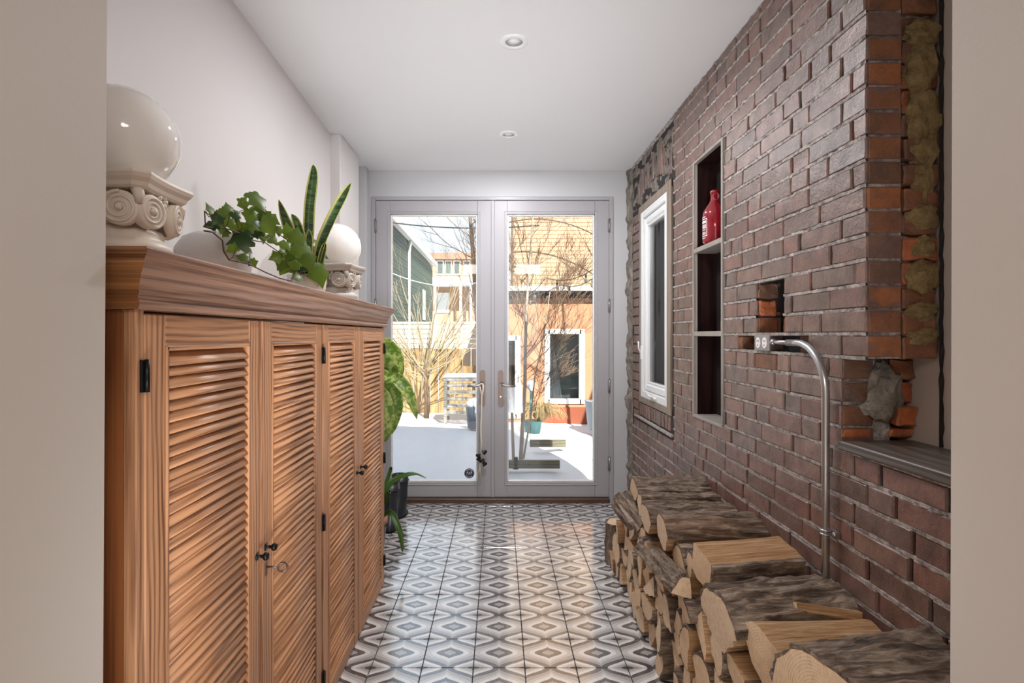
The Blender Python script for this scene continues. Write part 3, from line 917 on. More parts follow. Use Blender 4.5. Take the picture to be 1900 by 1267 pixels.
# ------------------------------------------------------------------ outlet box with its conduit
ob = thing('outlet_box', 'metal double outlet box in the cut brick recess, feeding a bent steel conduit', 'outlet', (0, 0, 0))
zb0, zb1 = zc(18) + .008, zc(19) - .004
m = MB(); m.cbox(XR - .006, XR + .045, 2.02, 2.135, zb0, zb1, .003); m.build('box', M['steel'], ob)
m = MB(); m.cbox(XR - .009, XR - .005, 2.018, 2.137, zb0 - .002, zb1 + .002, .0015); fp = m.build('face_plate', M['hinge_steel'], ob)
for y in (2.052, 2.103):
    m = MB(); m.prism([(.0165 * cos(2 * pi * i / 16) , .021 * sin(2 * pi * i / 16)) for i in range(16)], 0, .003, Matrix.Translation((XR - .009, y, (zb0 + zb1) / 2)) @ Matrix.Rotation(R(-90), 4, 'Y') @ Matrix.Rotation(R(90), 4, 'Z'), 0)
    for dy, dz in ((-.006, .006), (.006, .006), (0, -.009)):
        m.box(XR - .0126, XR - .0118, y + dy - .0016, y + dy + .0016, (zb0 + zb1) / 2 + dz - .004, (zb0 + zb1) / 2 + dz + .004, 1)
    m.build('socket', [M['label_white'], M['iron']], ob)
XC = XR - .024
zc0 = (zb0 + zb1) / 2 + .003
m = MB(); m.tube([(XC + .028, 2.022, zc0), (XC + .024, 1.98, zc0), (XC + .004, 1.86, zc0)], .0075, 12); m.lathe([(.013, 0), (.013, .012), (.009, .016)], 12, 0, Matrix.Translation((XC + .028, 2.02, zc0)) @ Matrix.Rotation(R(90), 4, 'X')); m.build('nipple', M['steel'], ob)
pts = [(XC + .006, 1.875, zc0), (XC, 1.80, zc0)]
for i in range(1, 11):
    t = R(90) * i / 10
    pts.append((XC, 1.80 - .155 * sin(t), zc0 - .155 * (1 - cos(t))))
pts += [(XC, 1.645, .8), (XC, 1.645, .42), (XC, 1.645, .02)]
m = MB(); m.tube(pts, .0112, 16); m.build('conduit', M['steel'], ob)
m = MB()
for dz in (-.006, .006):
    m.tube([(XC + .0135 * cos(2 * pi * i / 16), 1.645 + .0135 * sin(2 * pi * i / 16), .70 + dz) for i in range(17)], .003, 6, caps=False)
m.cbox(XC + .010, XR + .002, 1.612, 1.636, .69, .71, .003); m.lathe([(.010, 0), (.008, .005), (.001, .006)], 12, 0, Matrix.Translation((XC + .010, 1.618, .70)) @ Matrix.Rotation(R(-90), 4, 'Y'))
m.build('pipe_strap', M['steel'], ob)

# ------------------------------------------------------------------ ceiling downlights
for i, (x, y, lab_) in enumerate(((.0656, 2.367, 'round recessed ceiling downlight nearer the camera'), (.0616, 3.458, 'round recessed ceiling downlight close to the double doors'))):
    t = thing('downlight', lab_, 'ceiling light', (x, y, CEIL), 0, 'recessed downlights')
    m = MB(); m.lathe([(.060, 0), (.060, -.004), (.057, -.007), (.040, -.008), (.037, -.005), (.036, .0)], 36, cap=False); m.build('trim_ring', M['white'], t)
    m = MB(); m.lathe([(.0365, -.003), (.001, -.0035)], 36); m.build('lens', M['lens'], t)

# ------------------------------------------------------------------ louvred cabinet
KX, KB = -.597, -.966            # front face, back
KY0, KY1 = .896, 2.835
KT = 1.340                        # top of the doors' case
cab = thing('louvred_cabinet', 'long oak cabinet with four louvred doors and a heavy moulded cornice', 'cabinet', (0, 0, 0))
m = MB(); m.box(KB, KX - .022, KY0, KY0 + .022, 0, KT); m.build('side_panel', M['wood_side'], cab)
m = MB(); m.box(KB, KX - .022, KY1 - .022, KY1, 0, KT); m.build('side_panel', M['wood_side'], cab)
m = MB(); m.box(KB, KB + .01, KY0 + .022, KY1 - .022, 0, KT); m.box(KB + .01, KX - .06, KY0 + .022, KY1 - .022, .03, .05); m.build('back_panel', M['dark_inside'], cab)
m = MB(); m.cbox(KX - .022, KX, KY0, KY0 + .021, 0, KT, .002); m.build('corner_stile', M['wood_z'], cab)
m = MB(); m.cbox(KX - .022, KX, KY1 - .021, KY1, 0, KT, .002); m.build('corner_stile', M['wood_z'], cab)
m = MB(); m.box(KX - .045, KX - .024, 2.306, 2.330, .0, KT); m.box(KX - .06, KX - .03, 1.835, 1.853, 0, KT); m.build('divider', M['dark_inside'], cab)
m = MB(); m.cbox(KX - .04, KX - .004, KY0, KY1, KT - .006, KT, .001); m.build('top_rail', M['wood_y'], cab)
# cornice swept round near end, front and far end
prof = [(0, 0), (.010, 0), (.016, .006), (.016, .012), (.010, .017), (.010, .022), (.014, .026), (.017, .040), (.024, .055), (.036, .068), (.040, .072), (.040, .078), (.050, .084), (.052, .092), (.048, .096), (0, .096)]
m = MB()
loops = []
for i in range(4):
    ring = []
    for o, h in prof:
        z = KT - .004 + h
        p = [(KB, KY0 - o, z), (KX + o, KY0 - o, z), (KX + o, KY1 + o, z), (KB, KY1 + o, z)][i]
        ring.append(m.vert(p))
    loops.append(ring)
for n_, (a, b) in enumerate(zip(loops, loops[1:])):
    for i in range(len(prof) - 1):
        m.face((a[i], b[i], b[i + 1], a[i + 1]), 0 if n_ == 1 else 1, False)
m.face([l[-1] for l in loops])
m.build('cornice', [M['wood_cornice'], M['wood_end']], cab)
KTOP = KT - .004 + .096
DOORS = [(.919, 1.360, 'near'), (1.374, 1.836, 'far'), (1.852, 2.306, 'near'), (2.330, 2.812, 'far')]
ST, RAIL_T, ZO0, ZO1 = .058, .066, .066, 1.268
slat_mb = MB()
SW = .5
def slat_mesh(w):
    """one louvre, tilted so the outer edge hangs low; front edge rounded"""
    m = MB()
    n = 6
    pr = []
    for i in range(n + 1):
        t = -pi / 2 + pi * i / n
        pr.append((.0145 + .0042 * cos(t), .0042 * sin(t)))
    pr += [(-.016, .0042), (-.016, -.0042)]
    a = R(-52)
    pts = [(x * cos(a) - z * sin(a), x * sin(a) + z * cos(a)) for x, z in pr]
    Mx = Matrix(((1, 0, 0, 0), (0, 0, 1, 0), (0, 1, 0, 0), (0, 0, 0, 1)))
    m.prism(pts, -w / 2, w / 2, Mx, 0, True)
    return m.mesh('slat', M['wood_slat'])
def hinge(parent, y, z, h=.055):
    m = MB(); m.cbox(KX - .001, KX + .004, y - .010, y + .010, z - h / 2, z + h / 2, .001); m.tube([(KX + .006, y, z - h / 2), (KX + .006, y, z + h / 2)], .0045, 8)
    m.build('hinge', M['iron'], parent)
def knob(parent, y, z):
    m = MB(); m.lathe([(.010, 0), (.010, .002), (.004, .004), (.004, .014), (.009, .018), (.0105, .023), (.008, .028), (.001, .029)], 14, 0, Matrix.Translation((KX, y, z)) @ Matrix.Rotation(R(90), 4, 'Y'))
    m.build('knob', M['iron'], parent)
for di, (a, b, hs) in enumerate(DOORS):
    dr = link('door', None, cab)
    zb, zt = .006, KT - .010
    wl = .050 if di else .052
    for p, q in ((a, a + ST), (b - ST, b)):
        m = MB(); m.cbox(KX - .022, KX, p, q, zb, zt, .0025); m.build('stile', M['wood_z'], dr)
    m = MB(); m.cbox(KX - .022, KX - .0005, a + ST, b - ST, ZO1 + .004, zt, .002); m.build('rail', M['wood_y'], dr)
    m = MB(); m.cbox(KX - .022, KX - .0005, a + ST, b - ST, zb, ZO0 - .004, .002); m.build('rail', M['wood_y'], dr)
    m = MB()
    for p, q, r, s in ((a + ST - .001, a + ST + .007, ZO0 - .006, ZO1 + .006), (b - ST - .007, b - ST + .001, ZO0 - .006, ZO1 + .006), (a + ST, b - ST, ZO1 - .003, ZO1 + .006), (a + ST, b - ST, ZO0 - .006, ZO0 + .003)):
        m.cbox(KX - .020, KX + .0025, p, q, r, s, .002, 0 if s - r > .1 else 1)
    m.build('inner_moulding', [M['wood_z'], M['wood_y']], dr)
    w = (b - a) - 2 * ST - .014
    sm = slat_mesh(w)
    n = 57
    for i in range(n):
        z = lerp(ZO0 + .012, ZO1 - .014, i / (n - 1))
        o = link('slat', sm, dr, (KX - .012 + random.uniform(-.0008, .0008), (a + b) / 2, z + random.uniform(-.0012, .0012)))
        o.rotation_euler = (random.uniform(-.004, .004), random.uniform(-.03, .03), 0)
    hy = a - .004 if hs == 'near' else b + .006
    if di != 2:
        for z in (1.225, .66, .13): hinge(dr, hy if di != 1 else b + .007, z)
    knob(dr, {0: b - .016, 1: a + .020, 2: b - .02, 3: a + .022}[di], {0: .748, 1: .752, 2: .716, 3: .725}[di])
    if di == 1:
        m = MB(); m.cbox(KX, KX + .002, a + .016, a + .028, .678, .712, .001)
        m.tube([(KX, a + .022, .70), (KX + .032, a + .022, .70)], .0028, 8)
        c = Vector((KX + .043, a + .022, .70))
        m.tube([c + Vector((.012 * cos(2 * pi * i / 14), .006 * sin(2 * pi * i / 14), .009 * sin(2 * pi * i / 14))) for i in range(15)], .0028, 8, caps=False)
        m.build('key', M['bronze'], dr)

# ------------------------------------------------------------------ globe lamps on column capitals
def spiral_volute(m, M4, r=.036, depth=.022):
    """scroll: a disc with a raised spiral fillet and an eye"""
    m.lathe([(r * .96, -depth), (r, -depth + .003), (r, -.002), (r * .95, 0), (.001, 0)], 28, 0, M4)
    pts, rad = [], []
    n = 56
    for i in range(n + 1):
        t = i / n
        a = t * 2 * pi * 2.6 + pi * .5
        q = lerp(r * .93, r * .20, t)
        pts.append(M4 @ Vector((q * cos(a), q * sin(a), .0005))); rad.append(lerp(.0042, .0022, t))
    m.tube(pts, rad, 6)
    m.lathe([(r * .22, 0), (r * .2, .005), (r * .1, .008), (.001, .0085)], 14, 0, M4)
def capital_lamp(name, label, loc, rz, mat, s=1.0):
    t = thing(name, label, 'lamp', loc, rz, 'globe lamps on the cabinet')
    # base: square plinth, torus, flared drum
    m = MB(); m.lathe([(.098, 0), (.100, .004), (.100, .016), (.094, .022), (.090, .030), (.095, .042), (.097, .050), (.094, .060), (.084, .066), (.078, .072), (.080, .082), (.076, .090), (.064, .094)], 40)
    m.build('base', mat, t)
    m = MB(); m.lathe([(.062, .09), (.064, .105), (.070, .118), (.078, .130), (.080, .140), (.076, .170), (.070, .172)], 36)
    # egg and dart ring
    for i in range(24):
        a = 2 * pi * i / 24
        bm = bmesh.new(); bmesh.ops.create_icosphere(bm, subdivisions=1, radius=1)
        m.frombm(bm, 0, Matrix.Translation((.077 * cos(a), .077 * sin(a), .130)) @ Matrix.Diagonal((.0085, .0085, .012, 1)), True)
    m.build('drum', mat, t)
    for i in range(4):
        ang = R(45 + 90 * i)
        c = Vector((cos(ang), sin(ang), 0)) * .108
        for sgn in (1, -1):
            # face normal of this scroll: the neighbouring side of the square
            fa = ang + sgn * R(45 - 12)
            nrm = Vector((cos(fa), sin(fa), 0))
            tang = Vector((-nrm.y, nrm.x, 0))
            X = tang * (-sgn); Z = nrm; Y = Z.cross(X)
            p = c * 1.0 - X * .030 + nrm * .010 + Vector((0, 0, .124))
            M4 = Matrix(((X.x, Y.x, Z.x, p.x), (X.y, Y.y, Z.y, p.y), (X.z, Y.z, Z.z, p.z), (0, 0, 0, 1)))
            v = MB(); spiral_volute(v, M4); v.build('volute', mat, t)
        lf = MB()
        d = c.normalized()
        lf.tube([d * .075 + Vector((0, 0, .176)), d * .10 + Vector((0, 0, .170)), d * .118 + Vector((0, 0, .154)), d * .116 + Vector((0, 0, .134))], [.010, .013, .011, .006], 8)
        lf.build('corner_leaf', mat, t)
        fa = R(90 * i)
        d = Vector((cos(fa), sin(fa), 0)); e = Vector((-d.y, d.x, 0))
        fl = MB()
        for q in range(7):
            a = 2 * pi * q / 7
            bm = bmesh.new(); bmesh.ops.create_icosphere(bm, subdivisions=1, radius=1)
            fl.frombm(bm, 0, Matrix.Translation(d * .084 + e * .012 * cos(a) + Vector((0, 0, .158 + .012 * sin(a)))) @ Matrix.Diagonal((.007, .007, .007, 1)), True)
        for sg in (-1, 1):
            fl.tube([d * .080 + e * .012 * sg + Vector((0, 0, .147)), d * .086 + e * .03 * sg + Vector((0, 0, .134)), d * .08 + e * .05 * sg + Vector((0, 0, .142))], [.005, .007, .003], 6)
        fl.build('flower_ornament', mat, t)
    # abacus: square slab with hollow sides, moulded edge
    m = MB()
    def outline(r):
        P = []
        for i in range(4):
            a0, a1 = R(45 + 90 * i - 7), R(45 + 90 * i + 7)
            p0 = Vector((cos(a1), sin(a1))) * r
            b0 = R(45 + 90 * (i + 1) - 7)
            p1 = Vector((cos(b0), sin(b0))) * r
            mid = (p0 + p1) * .5; mid = mid - mid.normalized() * r * .10
            P.append(Vector((cos(a0), sin(a0))) * r)
            for k in range(7):
                t_ = k / 7
                q = p0 * (1 - t_) ** 2 + mid * 2 * t_ * (1 - t_) + p1 * t_ ** 2
                P.append(q)
        return P
    rings = []
    for r, z in ((.118, .166), (.124, .170), (.128, .178), (.136, .186), (.140, .194), (.138, .200), (.132, .202)):
        rings.append([m.vert((p.x, p.y, z)) for p in outline(r)])
    n = len(rings[0])
    for a, b in zip(rings, rings[1:]):
        for k in range(n): m.face((a[k], a[(k + 1) % n], b[(k + 1) % n], b[k]), 0, False)
    m.face(rings[-1]); m.face(list(reversed(rings[0])))
    m.build('abacus', mat, t)
    m = MB(); m.lathe([(.05, .198), (.062, .202), (.060, .208), (.052, .210)], 32); m.build('collar', M['white'], t)
    g = MB()
    zc_, r = .294, .1125
    pr = [(.055, zc_ - sqrt(r * r - .055 ** 2))]
    a0 = -math.acos(.055 / r)
    for i in range(1, 31):
        a = lerp(a0, pi / 2, i / 30)
        pr.append((max(.0005, r * cos(a)), zc_ + r * sin(a)))
    g.lathe(pr, 48, cap=False); g.build('glass_globe', M['milk'], t)
    return t
capital_lamp('globe_lamp', 'large milk glass globe on a cream carved capital, at the near end of the cabinet', (-.832, 1.205, KTOP), R(3), M['capital'])
capital_lamp('globe_lamp', 'milk glass globe on a greyer carved capital, at the far end near the doors', (-.790, 2.665, KTOP), R(-8), M['capital2'])

# white round vessel behind the ivy
t = thing('round_vessel', 'squat round speckled white vessel half hidden behind the trailing ivy', 'vase', (-.880, 1.68, KTOP))
m = MB(); m.lathe([(.055, 0), (.075, .004), (.100, .04), (.111, .085), (.106, .125), (.085, .158), (.055, .173), (.030, .176), (.026, .170)], 40); m.build('body', M['ceramic'], t)
m = MB(); m.lathe([(.026, .168), (.030, .178), (.022, .182), (.018, .172), (.018, .15)], 24, cap=False); m.build('rim', M['white_pot'], t)

# ------------------------------------------------------------------ snake plant and ivy
SPX, SPY = -.775, 2.20
sp = thing('snake_plant', 'snake plant with yellow edged upright leaves in a white pot on the cabinet', 'plant', (SPX, SPY, KTOP))
m = MB(); m.lathe([(.050, 0), (.058, .004), (.072, .05), (.076, .092), (.078, .100), (.072, .100), (.068, .086)], 36, cap=False); m.lathe([(.05, .001), (.001, .001)], 36); m.build('pot', M['white_pot'], sp)
m = MB(); m.lathe([(.069, .088), (.03, .092), (.001, .092)], 24); m.build('soil', M['soil'], sp)
def blade(parent, pts, width, facing, mat, name='snake_leaf', cup=.35, nv=16):
    """long leaf along pts; facing: direction its broad side looks to"""
    pts = [Vector(p) for p in pts]
    me_v, me_f, ed = [], [], []
    nu = 8
    def P(t):
        # Catmull-like quadratic through the points
        n = len(pts) - 1; x = t * n; i = min(int(x), n - 1); f = x - i
        p0, p1, p2, p3 = pts[max(i - 1, 0)], pts[i], pts[i + 1], pts[min(i + 2, n)]
        return .5 * ((2 * p1) + (p2 - p0) * f + (2 * p0 - 5 * p1 + 4 * p2 - p3) * f * f + (3 * p1 - p0 - 3 * p2 + p3) * f ** 3)
    for j in range(nv + 1):
        t = j / nv
        p = P(t); d = (P(min(1, t + .02)) - P(max(0, t - .02))).normalized()
        fc = Vector(facing); fc = (fc - d * fc.dot(d)).normalized()
        s = d.cross(fc)
        w = width * (min(1, .55 + t * 1.5) if t < .3 else 1) * (1 - max(0, (t - .55) / .45) ** 2.2) if mat == M['snake'] else width * sin(pi * min(1, (t * .96 + .04))) ** .75
        w = max(w, .0006)
        for i in range(nu + 1):
            q = i / nu * 2 - 1
            me_v.append(tuple(p + s * (w * .5 * q) + fc * (w * cup * (q * q - .5) * .6))); ed.append(abs(q))
    for j in range(nv):
        for i in range(nu):
            a = j * (nu + 1) + i
            me_f.append((a, a + 1, a + nu + 2, a + nu + 1))
    me = bpy.data.meshes.new(name); me.from_pydata(me_v, [], me_f)
    me.materials.append(mat)
    at_ = me.attributes.new('edge', 'FLOAT', 'POINT'); at_.data.foreach_set('value', ed)
    me.polygons.foreach_set('use_smooth', [True] * len(me_f)); me.update()
    o = link(name, me, parent)
    sd = o.modifiers.new('thickness', 'SOLIDIFY'); sd.thickness = .0016; sd.offset = 0
    return o
def rel(px, py, Y): return at(px, py, Y) - Vector((SPX, SPY, KTOP))
B = lambda dx, dy=0: Vector((dx, dy, .088))
blade(sp, [B(-.02), rel(556, 462, 2.17), rel(536, 425, 2.15), rel(517, 370, 2.12)], .046, (.3, -1, .2), M['snake'])
blade(sp, [B(0), rel(572, 450, 2.2), rel(575, 380, 2.2), rel(582, 326, 2.2), rel(581, 305, 2.2)], .044, (.25, -1, .0), M['snake'])
blade(sp, [B(-.01, .02), rel(566, 440, 2.25), rel(569, 370, 2.26), rel(574, 328, 2.27)], .020, (.8, -.6, 0), M['snake'])
blade(sp, [B(.03, 0), rel(596, 455, 2.15), rel(622, 395, 2.12), rel(640, 362, 2.1), rel(652, 339, 2.08)], .050, (-.2, -1, .45), M['snake'], cup=.6)
blade(sp, [B(.01, -.02), rel(572, 470, 2.12), rel(574, 445, 2.11), rel(573, 426, 2.10)], .030, (.2, -1, .2), M['snake'])
blade(sp, [B(.04, .0), rel(594, 488, 2.16), rel(600, 464, 2.15), rel(604, 449, 2.15)], .026, (.3, -1, .2), M['snake'])
blade(sp, [B(-.01, -.03), rel(560, 450, 2.10), rel(551, 415, 2.08), rel(541, 397, 2.08)], .034, (.3, -1, .2), M['snake'])

iv = thing('ivy_plant', 'ivy with lobed green leaves trailing over the cabinet top from the white pot', 'plant', (SPX, SPY, KTOP + .09))
IVO = Vector((SPX, SPY, KTOP + .09))
def ivp(px, py, X=-.755):
    Y = -X * F / (CX - px)
    return Vector((X, Y, EYE - (py - CY) * Y / F)) - IVO
IVY = [(0, -.50), (.16, -.44), (.30, -.52), (.52, -.40), (.40, -.16), (.62, .12), (.46, .24), (.34, .36), (.21, .50), (0, .80), (-.21, .50), (-.34, .36), (-.46, .24), (-.62, .12), (-.40, -.16), (-.52, -.40), (-.30, -.52), (-.16, -.44)]
def ivy_mesh(seed):
    r_ = random.Random(seed)
    m = MB()
    c0 = m.vert((0, -.18, .03))
    ring = []
    for x, y in IVY:
        x *= r_.uniform(.9, 1.1); y *= r_.uniform(.93, 1.08)
        ring.append(m.vert((x, y, -.16 * (x * x) - .10 * y * y + r_.uniform(-.03, .03))))
    mid = []
    for x, y in IVY:
        mid.append(m.vert((x * .55, -.18 + (y + .18) * .55, .04 - .05 * x * x)))
    n = len(ring)
    for i in range(n):
        m.face((mid[i], ring[i], ring[(i + 1) % n], mid[(i + 1) % n]), 0, True)
        m.face((c0, mid[i], mid[(i + 1) % n]), 0, True)
    return m
ivy_meshes = [ivy_mesh(s).mesh('ivy_leaf', M['ivy']) for s in range(4)]
ivy_dark = [ivy_mesh(s + 9).mesh('ivy_leaf', M['ivy_dark']) for s in range(2)]
ILEAF = [(115, 475, 62, 150), (290, 450, 66, 100), (180, 555, 82, 235), (130, 620, 84, 215), (300, 600, 70, 200), (430, 405, 74, 300), (560, 370, 104, -40),
         (620, 520, 150, 70), (650, 600, 120, -55), (690, 640, 84, -60), (775, 670, 56, -80), (390, 660, 84, 240), (425, 765, 112, 205), (560, 700, 84, 215), (620, 730, 60, -70),
         (705, 755, 64, -40), (330, 850, 52, 200), (445, 950, 70, 190), (525, 985, 48, -60), (870, 690, 70, 110), (950, 740, 92, 80), (950, 830, 130, 60), (880, 970, 150, 235),
         (1035, 935, 120, -60), (1140, 880, 104, -30), (835, 815, 60, 190), (765, 930, 74, 205), (1160, 1080, 112, -70), (1205, 1170, 84, -80), (960, 1130, 56, 215), (1055, 1155, 52, -60), (820, 885, 44, 150), (240, 500, 70, -40), (500, 520, 80, 250), (460, 860, 60, 215), (350, 520, 60, 260), (210, 640, 56, 250), (480, 640, 84, 230), (540, 590, 70, 240), (590, 470, 80, 200), (700, 560, 70, -20), (260, 700, 50, 230), (900, 900, 90, 200), (1000, 1010, 90, 260), (1090, 960, 80, -80), (820, 980, 80, 240), (1120, 800, 60, 40), (930, 1010, 70, 230)]
rl = random.Random(5)
stem_mb = MB()
spine = [(950, 1080), (900, 1170), (780, 1140), (640, 1080), (480, 1000), (290, 960), (240, 880), (225, 770), (130, 690), (45, 675)]
sp_pts = [ivp(370 + x / 5.28, 300 + y / 5.28, -.735) for x, y in spine]
for p in sp_pts[:5]:
    p.z = max(p.z, -.085)
stem_mb.tube([Vector((.03, -.03, .0))] + sp_pts, [.0022] * 11, 6)
sp2 = [ivp(370 + x / 5.28, 300 + y / 5.28, -.75) for x, y in ((880, 780), (750, 690), (640, 780), (520, 660), (450, 560), (440, 470))]
stem_mb.tube([Vector((0, -.03, 0))] + sp2, .0019, 6)
sp3 = [ivp(370 + x / 5.28, 300 + y / 5.28, -.74) for x, y in ((900, 1060), (800, 900), (640, 790), (520, 770), (400, 700), (250, 650), (60, 640), (50, 480))]
stem_mb.tube([Vector((-.02, -.04, 0))] + sp3, .0018, 6)
for i, (x, y, s, a) in enumerate(ILEAF):
    c = ivp(370 + x / 5.28, 300 + y / 5.28, -.74 + rl.uniform(-.05, .03))
    size = s / 5.28 * (c + IVO).y / F * rl.uniform(1.45, 1.9)
    # leaf plane faces the camera and a little up; its tip points along angle a in the picture plane
    view = (Vector((0, 0, EYE)) - (c + IVO)).normalized()
    nrm = (view + Vector((.35 + rl.uniform(-.6, .6), rl.uniform(-.4, .6), .5 + rl.uniform(-.6, .6)))).normalized()
    tip = Vector((cos(R(a)), 0, sin(R(a))))
    tip = (tip - nrm * tip.dot(nrm)).normalized()
    sd = tip.cross(nrm)
    Mx = Matrix(((sd.x, tip.x, nrm.x, c.x), (sd.y, tip.y, nrm.y, c.y), (sd.z, tip.z, nrm.z, c.z), (0, 0, 0, 1))) @ Matrix.Scale(size, 4)
    dark = i in (2, 3, 12, 13, 24, 35, 38, 43)
    o = link('ivy_leaf', ivy_dark[i % 2] if dark else ivy_meshes[i % 4], iv)
    o.matrix_local = Mx
    base = c - tip * size * .35
    near = min(sp_pts + sp2 + sp3, key=lambda q: (q - base).length)
    stem_mb.tube([base, (base + near) * .5 + Vector((0, 0, -.012)), near], .0011, 5)
stem_mb.build('ivy_stem', M['ivy_stem'], iv)

# ------------------------------------------------------------------ plants and boots behind the cabinet
def pot(t, prof, mat, soil_z, soil_r):
    m = MB(); m.lathe(prof, 36, cap=False); m.lathe([(prof[0][0], .002), (.001, .002)], 36); m.build('pot', mat, t)
    m = MB(); m.lathe([(soil_r, soil_z), (soil_r * .5, soil_z + .006), (.001, soil_z + .006)], 24); m.build('soil', M['soil'], t)
DX, DY = -.84, 3.22
dc = thing('dumb_cane', 'tall dumb cane with yellow splashed broad leaves behind the far cabinet end', 'plant', (DX, DY, 0))
pot(dc, [(.10, 0), (.11, .005), (.135, .23), (.145, .25), (.132, .25), (.128, .22)], M['terracotta'], .225, .128)
m = MB(); m.tube([(0, 0, .22), (.01, .01, .6), (-.005, -.01, .95), (.02, 0, 1.12)], [.017, .016, .014, .010], 10); m.build('stem', M['strap'], dc)
rd = lambda px, py, Y: at(px, py, Y) - Vector((DX, DY, 0))
for pts, w, fc in (
    ([(.01, 0, 1.08), rd(706, 640, 3.2), rd(722, 648, 3.2), rd(738, 665, 3.18), rd(747, 697, 3.16)], .10, (-.25, -1, .5)),
    ([(.01, 0, 1.02), rd(700, 692, 3.2), rd(716, 700, 3.18), rd(740, 706, 3.16), rd(762, 738, 3.14), rd(774, 779, 3.12)], .088, (.0, -.8, .8)),
    ([(0, 0, .95), rd(706, 690, 3.25), rd(728, 722, 3.24), rd(736, 760, 3.23), rd(727, 806, 3.22)], .095, (.15, -1, .2)),
    ([(0, 0, .90), rd(700, 730, 3.15), rd(712, 752, 3.14), rd(719, 785, 3.13), rd(712, 822, 3.12)], .11, (.3, -1, .2)),
    ([(0, 0, 1.0), rd(690, 670, 3.3), rd(712, 660, 3.32), rd(728, 690, 3.33), rd(733, 724, 3.34)], .10, (.2, -1, .3)),
    ([(0, 0, 1.05), (-.1, .05, 1.2), (-.18, .08, 1.16)], .10, (-.2, -.6, .8)),
    ([(0, 0, .98), (.0, .16, 1.1), (.02, .26, .98)], .10, (.2, .3, .9))):
    blade(dc, pts, w, fc, M['dumb'], 'broad_leaf', .18, 14)
# strap leaved plant in a terracotta pot
SX, SY = -.745, 3.16
sl = thing('strap_leaf_plant', 'strap leaved plant in a dark banded terracotta pot on the tiles by the cabinet', 'plant', (SX, SY, 0))
pot(sl, [(.062, 0), (.068, .004), (.088, .20), (.098, .205), (.098, .245), (.088, .245), (.085, .20)], M['terracotta'], .215, .085)
m = MB(); m.lathe([(.0775, .07), (.0905, .19)], 36, cap=False); m.build('dark_band', M['rubber'], sl)
rs = lambda px, py, Y: at(px, py, Y) - Vector((SX, SY, 0))
for pts, w, fc in (
    ([(0, 0, .21), rs(716, 905, 3.2), rs(735, 887, 3.25), rs(765, 878, 3.28), rs(791, 887, 3.3)], .034, (0, -.3, 1)),
    ([(0, 0, .21), rs(712, 918, 3.15), rs(726, 897, 3.18), rs(748, 884, 3.2), rs(775, 880, 3.22)], .030, (0, -.5, 1)),
    ([(.02, -.02, .22), rs(722, 950, 3.08), rs(735, 968, 3.02), rs(744, 996, 2.98), rs(747, 1026, 2.96)], .036, (.5, -1, .3)),
    ([(0, 0, .21), rs(716, 930, 3.1), rs(719, 918, 3.08), rs(720, 912, 3.06)], .026, (0, -1, .3)),
    ([(0, 0, .21), (-.08, .02, .42), (-.18, .04, .46), (-.24, .05, .38)], .034, (0, -.2, 1)),
    ([(0, 0, .21), rs(722, 880, 3.3), rs(724, 866, 3.3)], .022, (0, -1, .3))):
    blade(sl, pts, w, fc, M['strap'], 'strap_leaf', .25, 16)
# rubber boots
def boot(name, label, loc, rz):
    t = thing(name, label, 'boot', loc, rz, 'rubber boots by the door')
    m = MB()
    secs = [(.000, .055, .115, .035), (.014, .057, .118, .035), (.04, .056, .112, .032), (.075, .052, .088, .016), (.11, .050, .064, .0), (.16, .052, .060, -.002), (.22, .058, .064, -.004), (.29, .062, .068, -.006)]
    rings = []
    for z, rx, ry, oy in secs:
        rings.append([m.vert((rx * cos(2 * pi * k / 20), oy * -1 + ry * sin(2 * pi * k / 20) * (1 if sin(2 * pi * k / 20) < 0 else .72), z)) for k in range(20)])
    for a, b in zip(rings, rings[1:]):
        for k in range(20): m.face((a[k], a[(k + 1) % 20], b[(k + 1) % 20], b[k]), 0, True)
    m.face(list(reversed(rings[0]))); 
    inner = [m.vert((.9 * v[0], .9 * v[1], .285)) for v in [m.v[i] for i in rings[-1]]]
    low = [m.vert((.85 * v[0], .85 * v[1], .12)) for v in [m.v[i] for i in rings[-1]]]
    for a, b in ((rings[-1], inner), (inner, low)):
        for k in range(20): m.face((a[k], a[(k + 1) % 20], b[(k + 1) % 20], b[k]), 0, True)
    m.face(low)
    m.build('shaft', M['rubber'], t)
    m = MB(); m.tube([(.0635 * cos(2 * pi * k / 24), .006 + .066 * sin(2 * pi * k / 24) * (1 if sin(2 * pi * k / 24) < 0 else .78), .25) for k in range(25)], .0045, 6, caps=False); m.build('strap', M['rubber'], t)
    m = MB()
    for a, b, c, d in ((-.010, -.007, .238, .264), (.007, .010, .238, .264), (-.010, .010, .238, .241), (-.010, .010, .261, .264)):
        m.box(a, b, -.067, -.062, c, d)
    m.build('buckle', M['steel'], t)
    m = MB(); m.prism([(.058 * cos(2 * pi * k / 20), -.035 + .120 * sin(2 * pi * k / 20)) for k in range(20)], -.0, .012); m.build('sole', M['iron'], t)
    return t
boot('rubber_boot', 'black rubber boot with square steel buckle, closest to the door glass', (-.740, 3.70, .001), R(8))
boot('rubber_boot', 'black rubber boot tucked behind its pair, against the door frame', (-.715, 3.93, .001), R(-20))

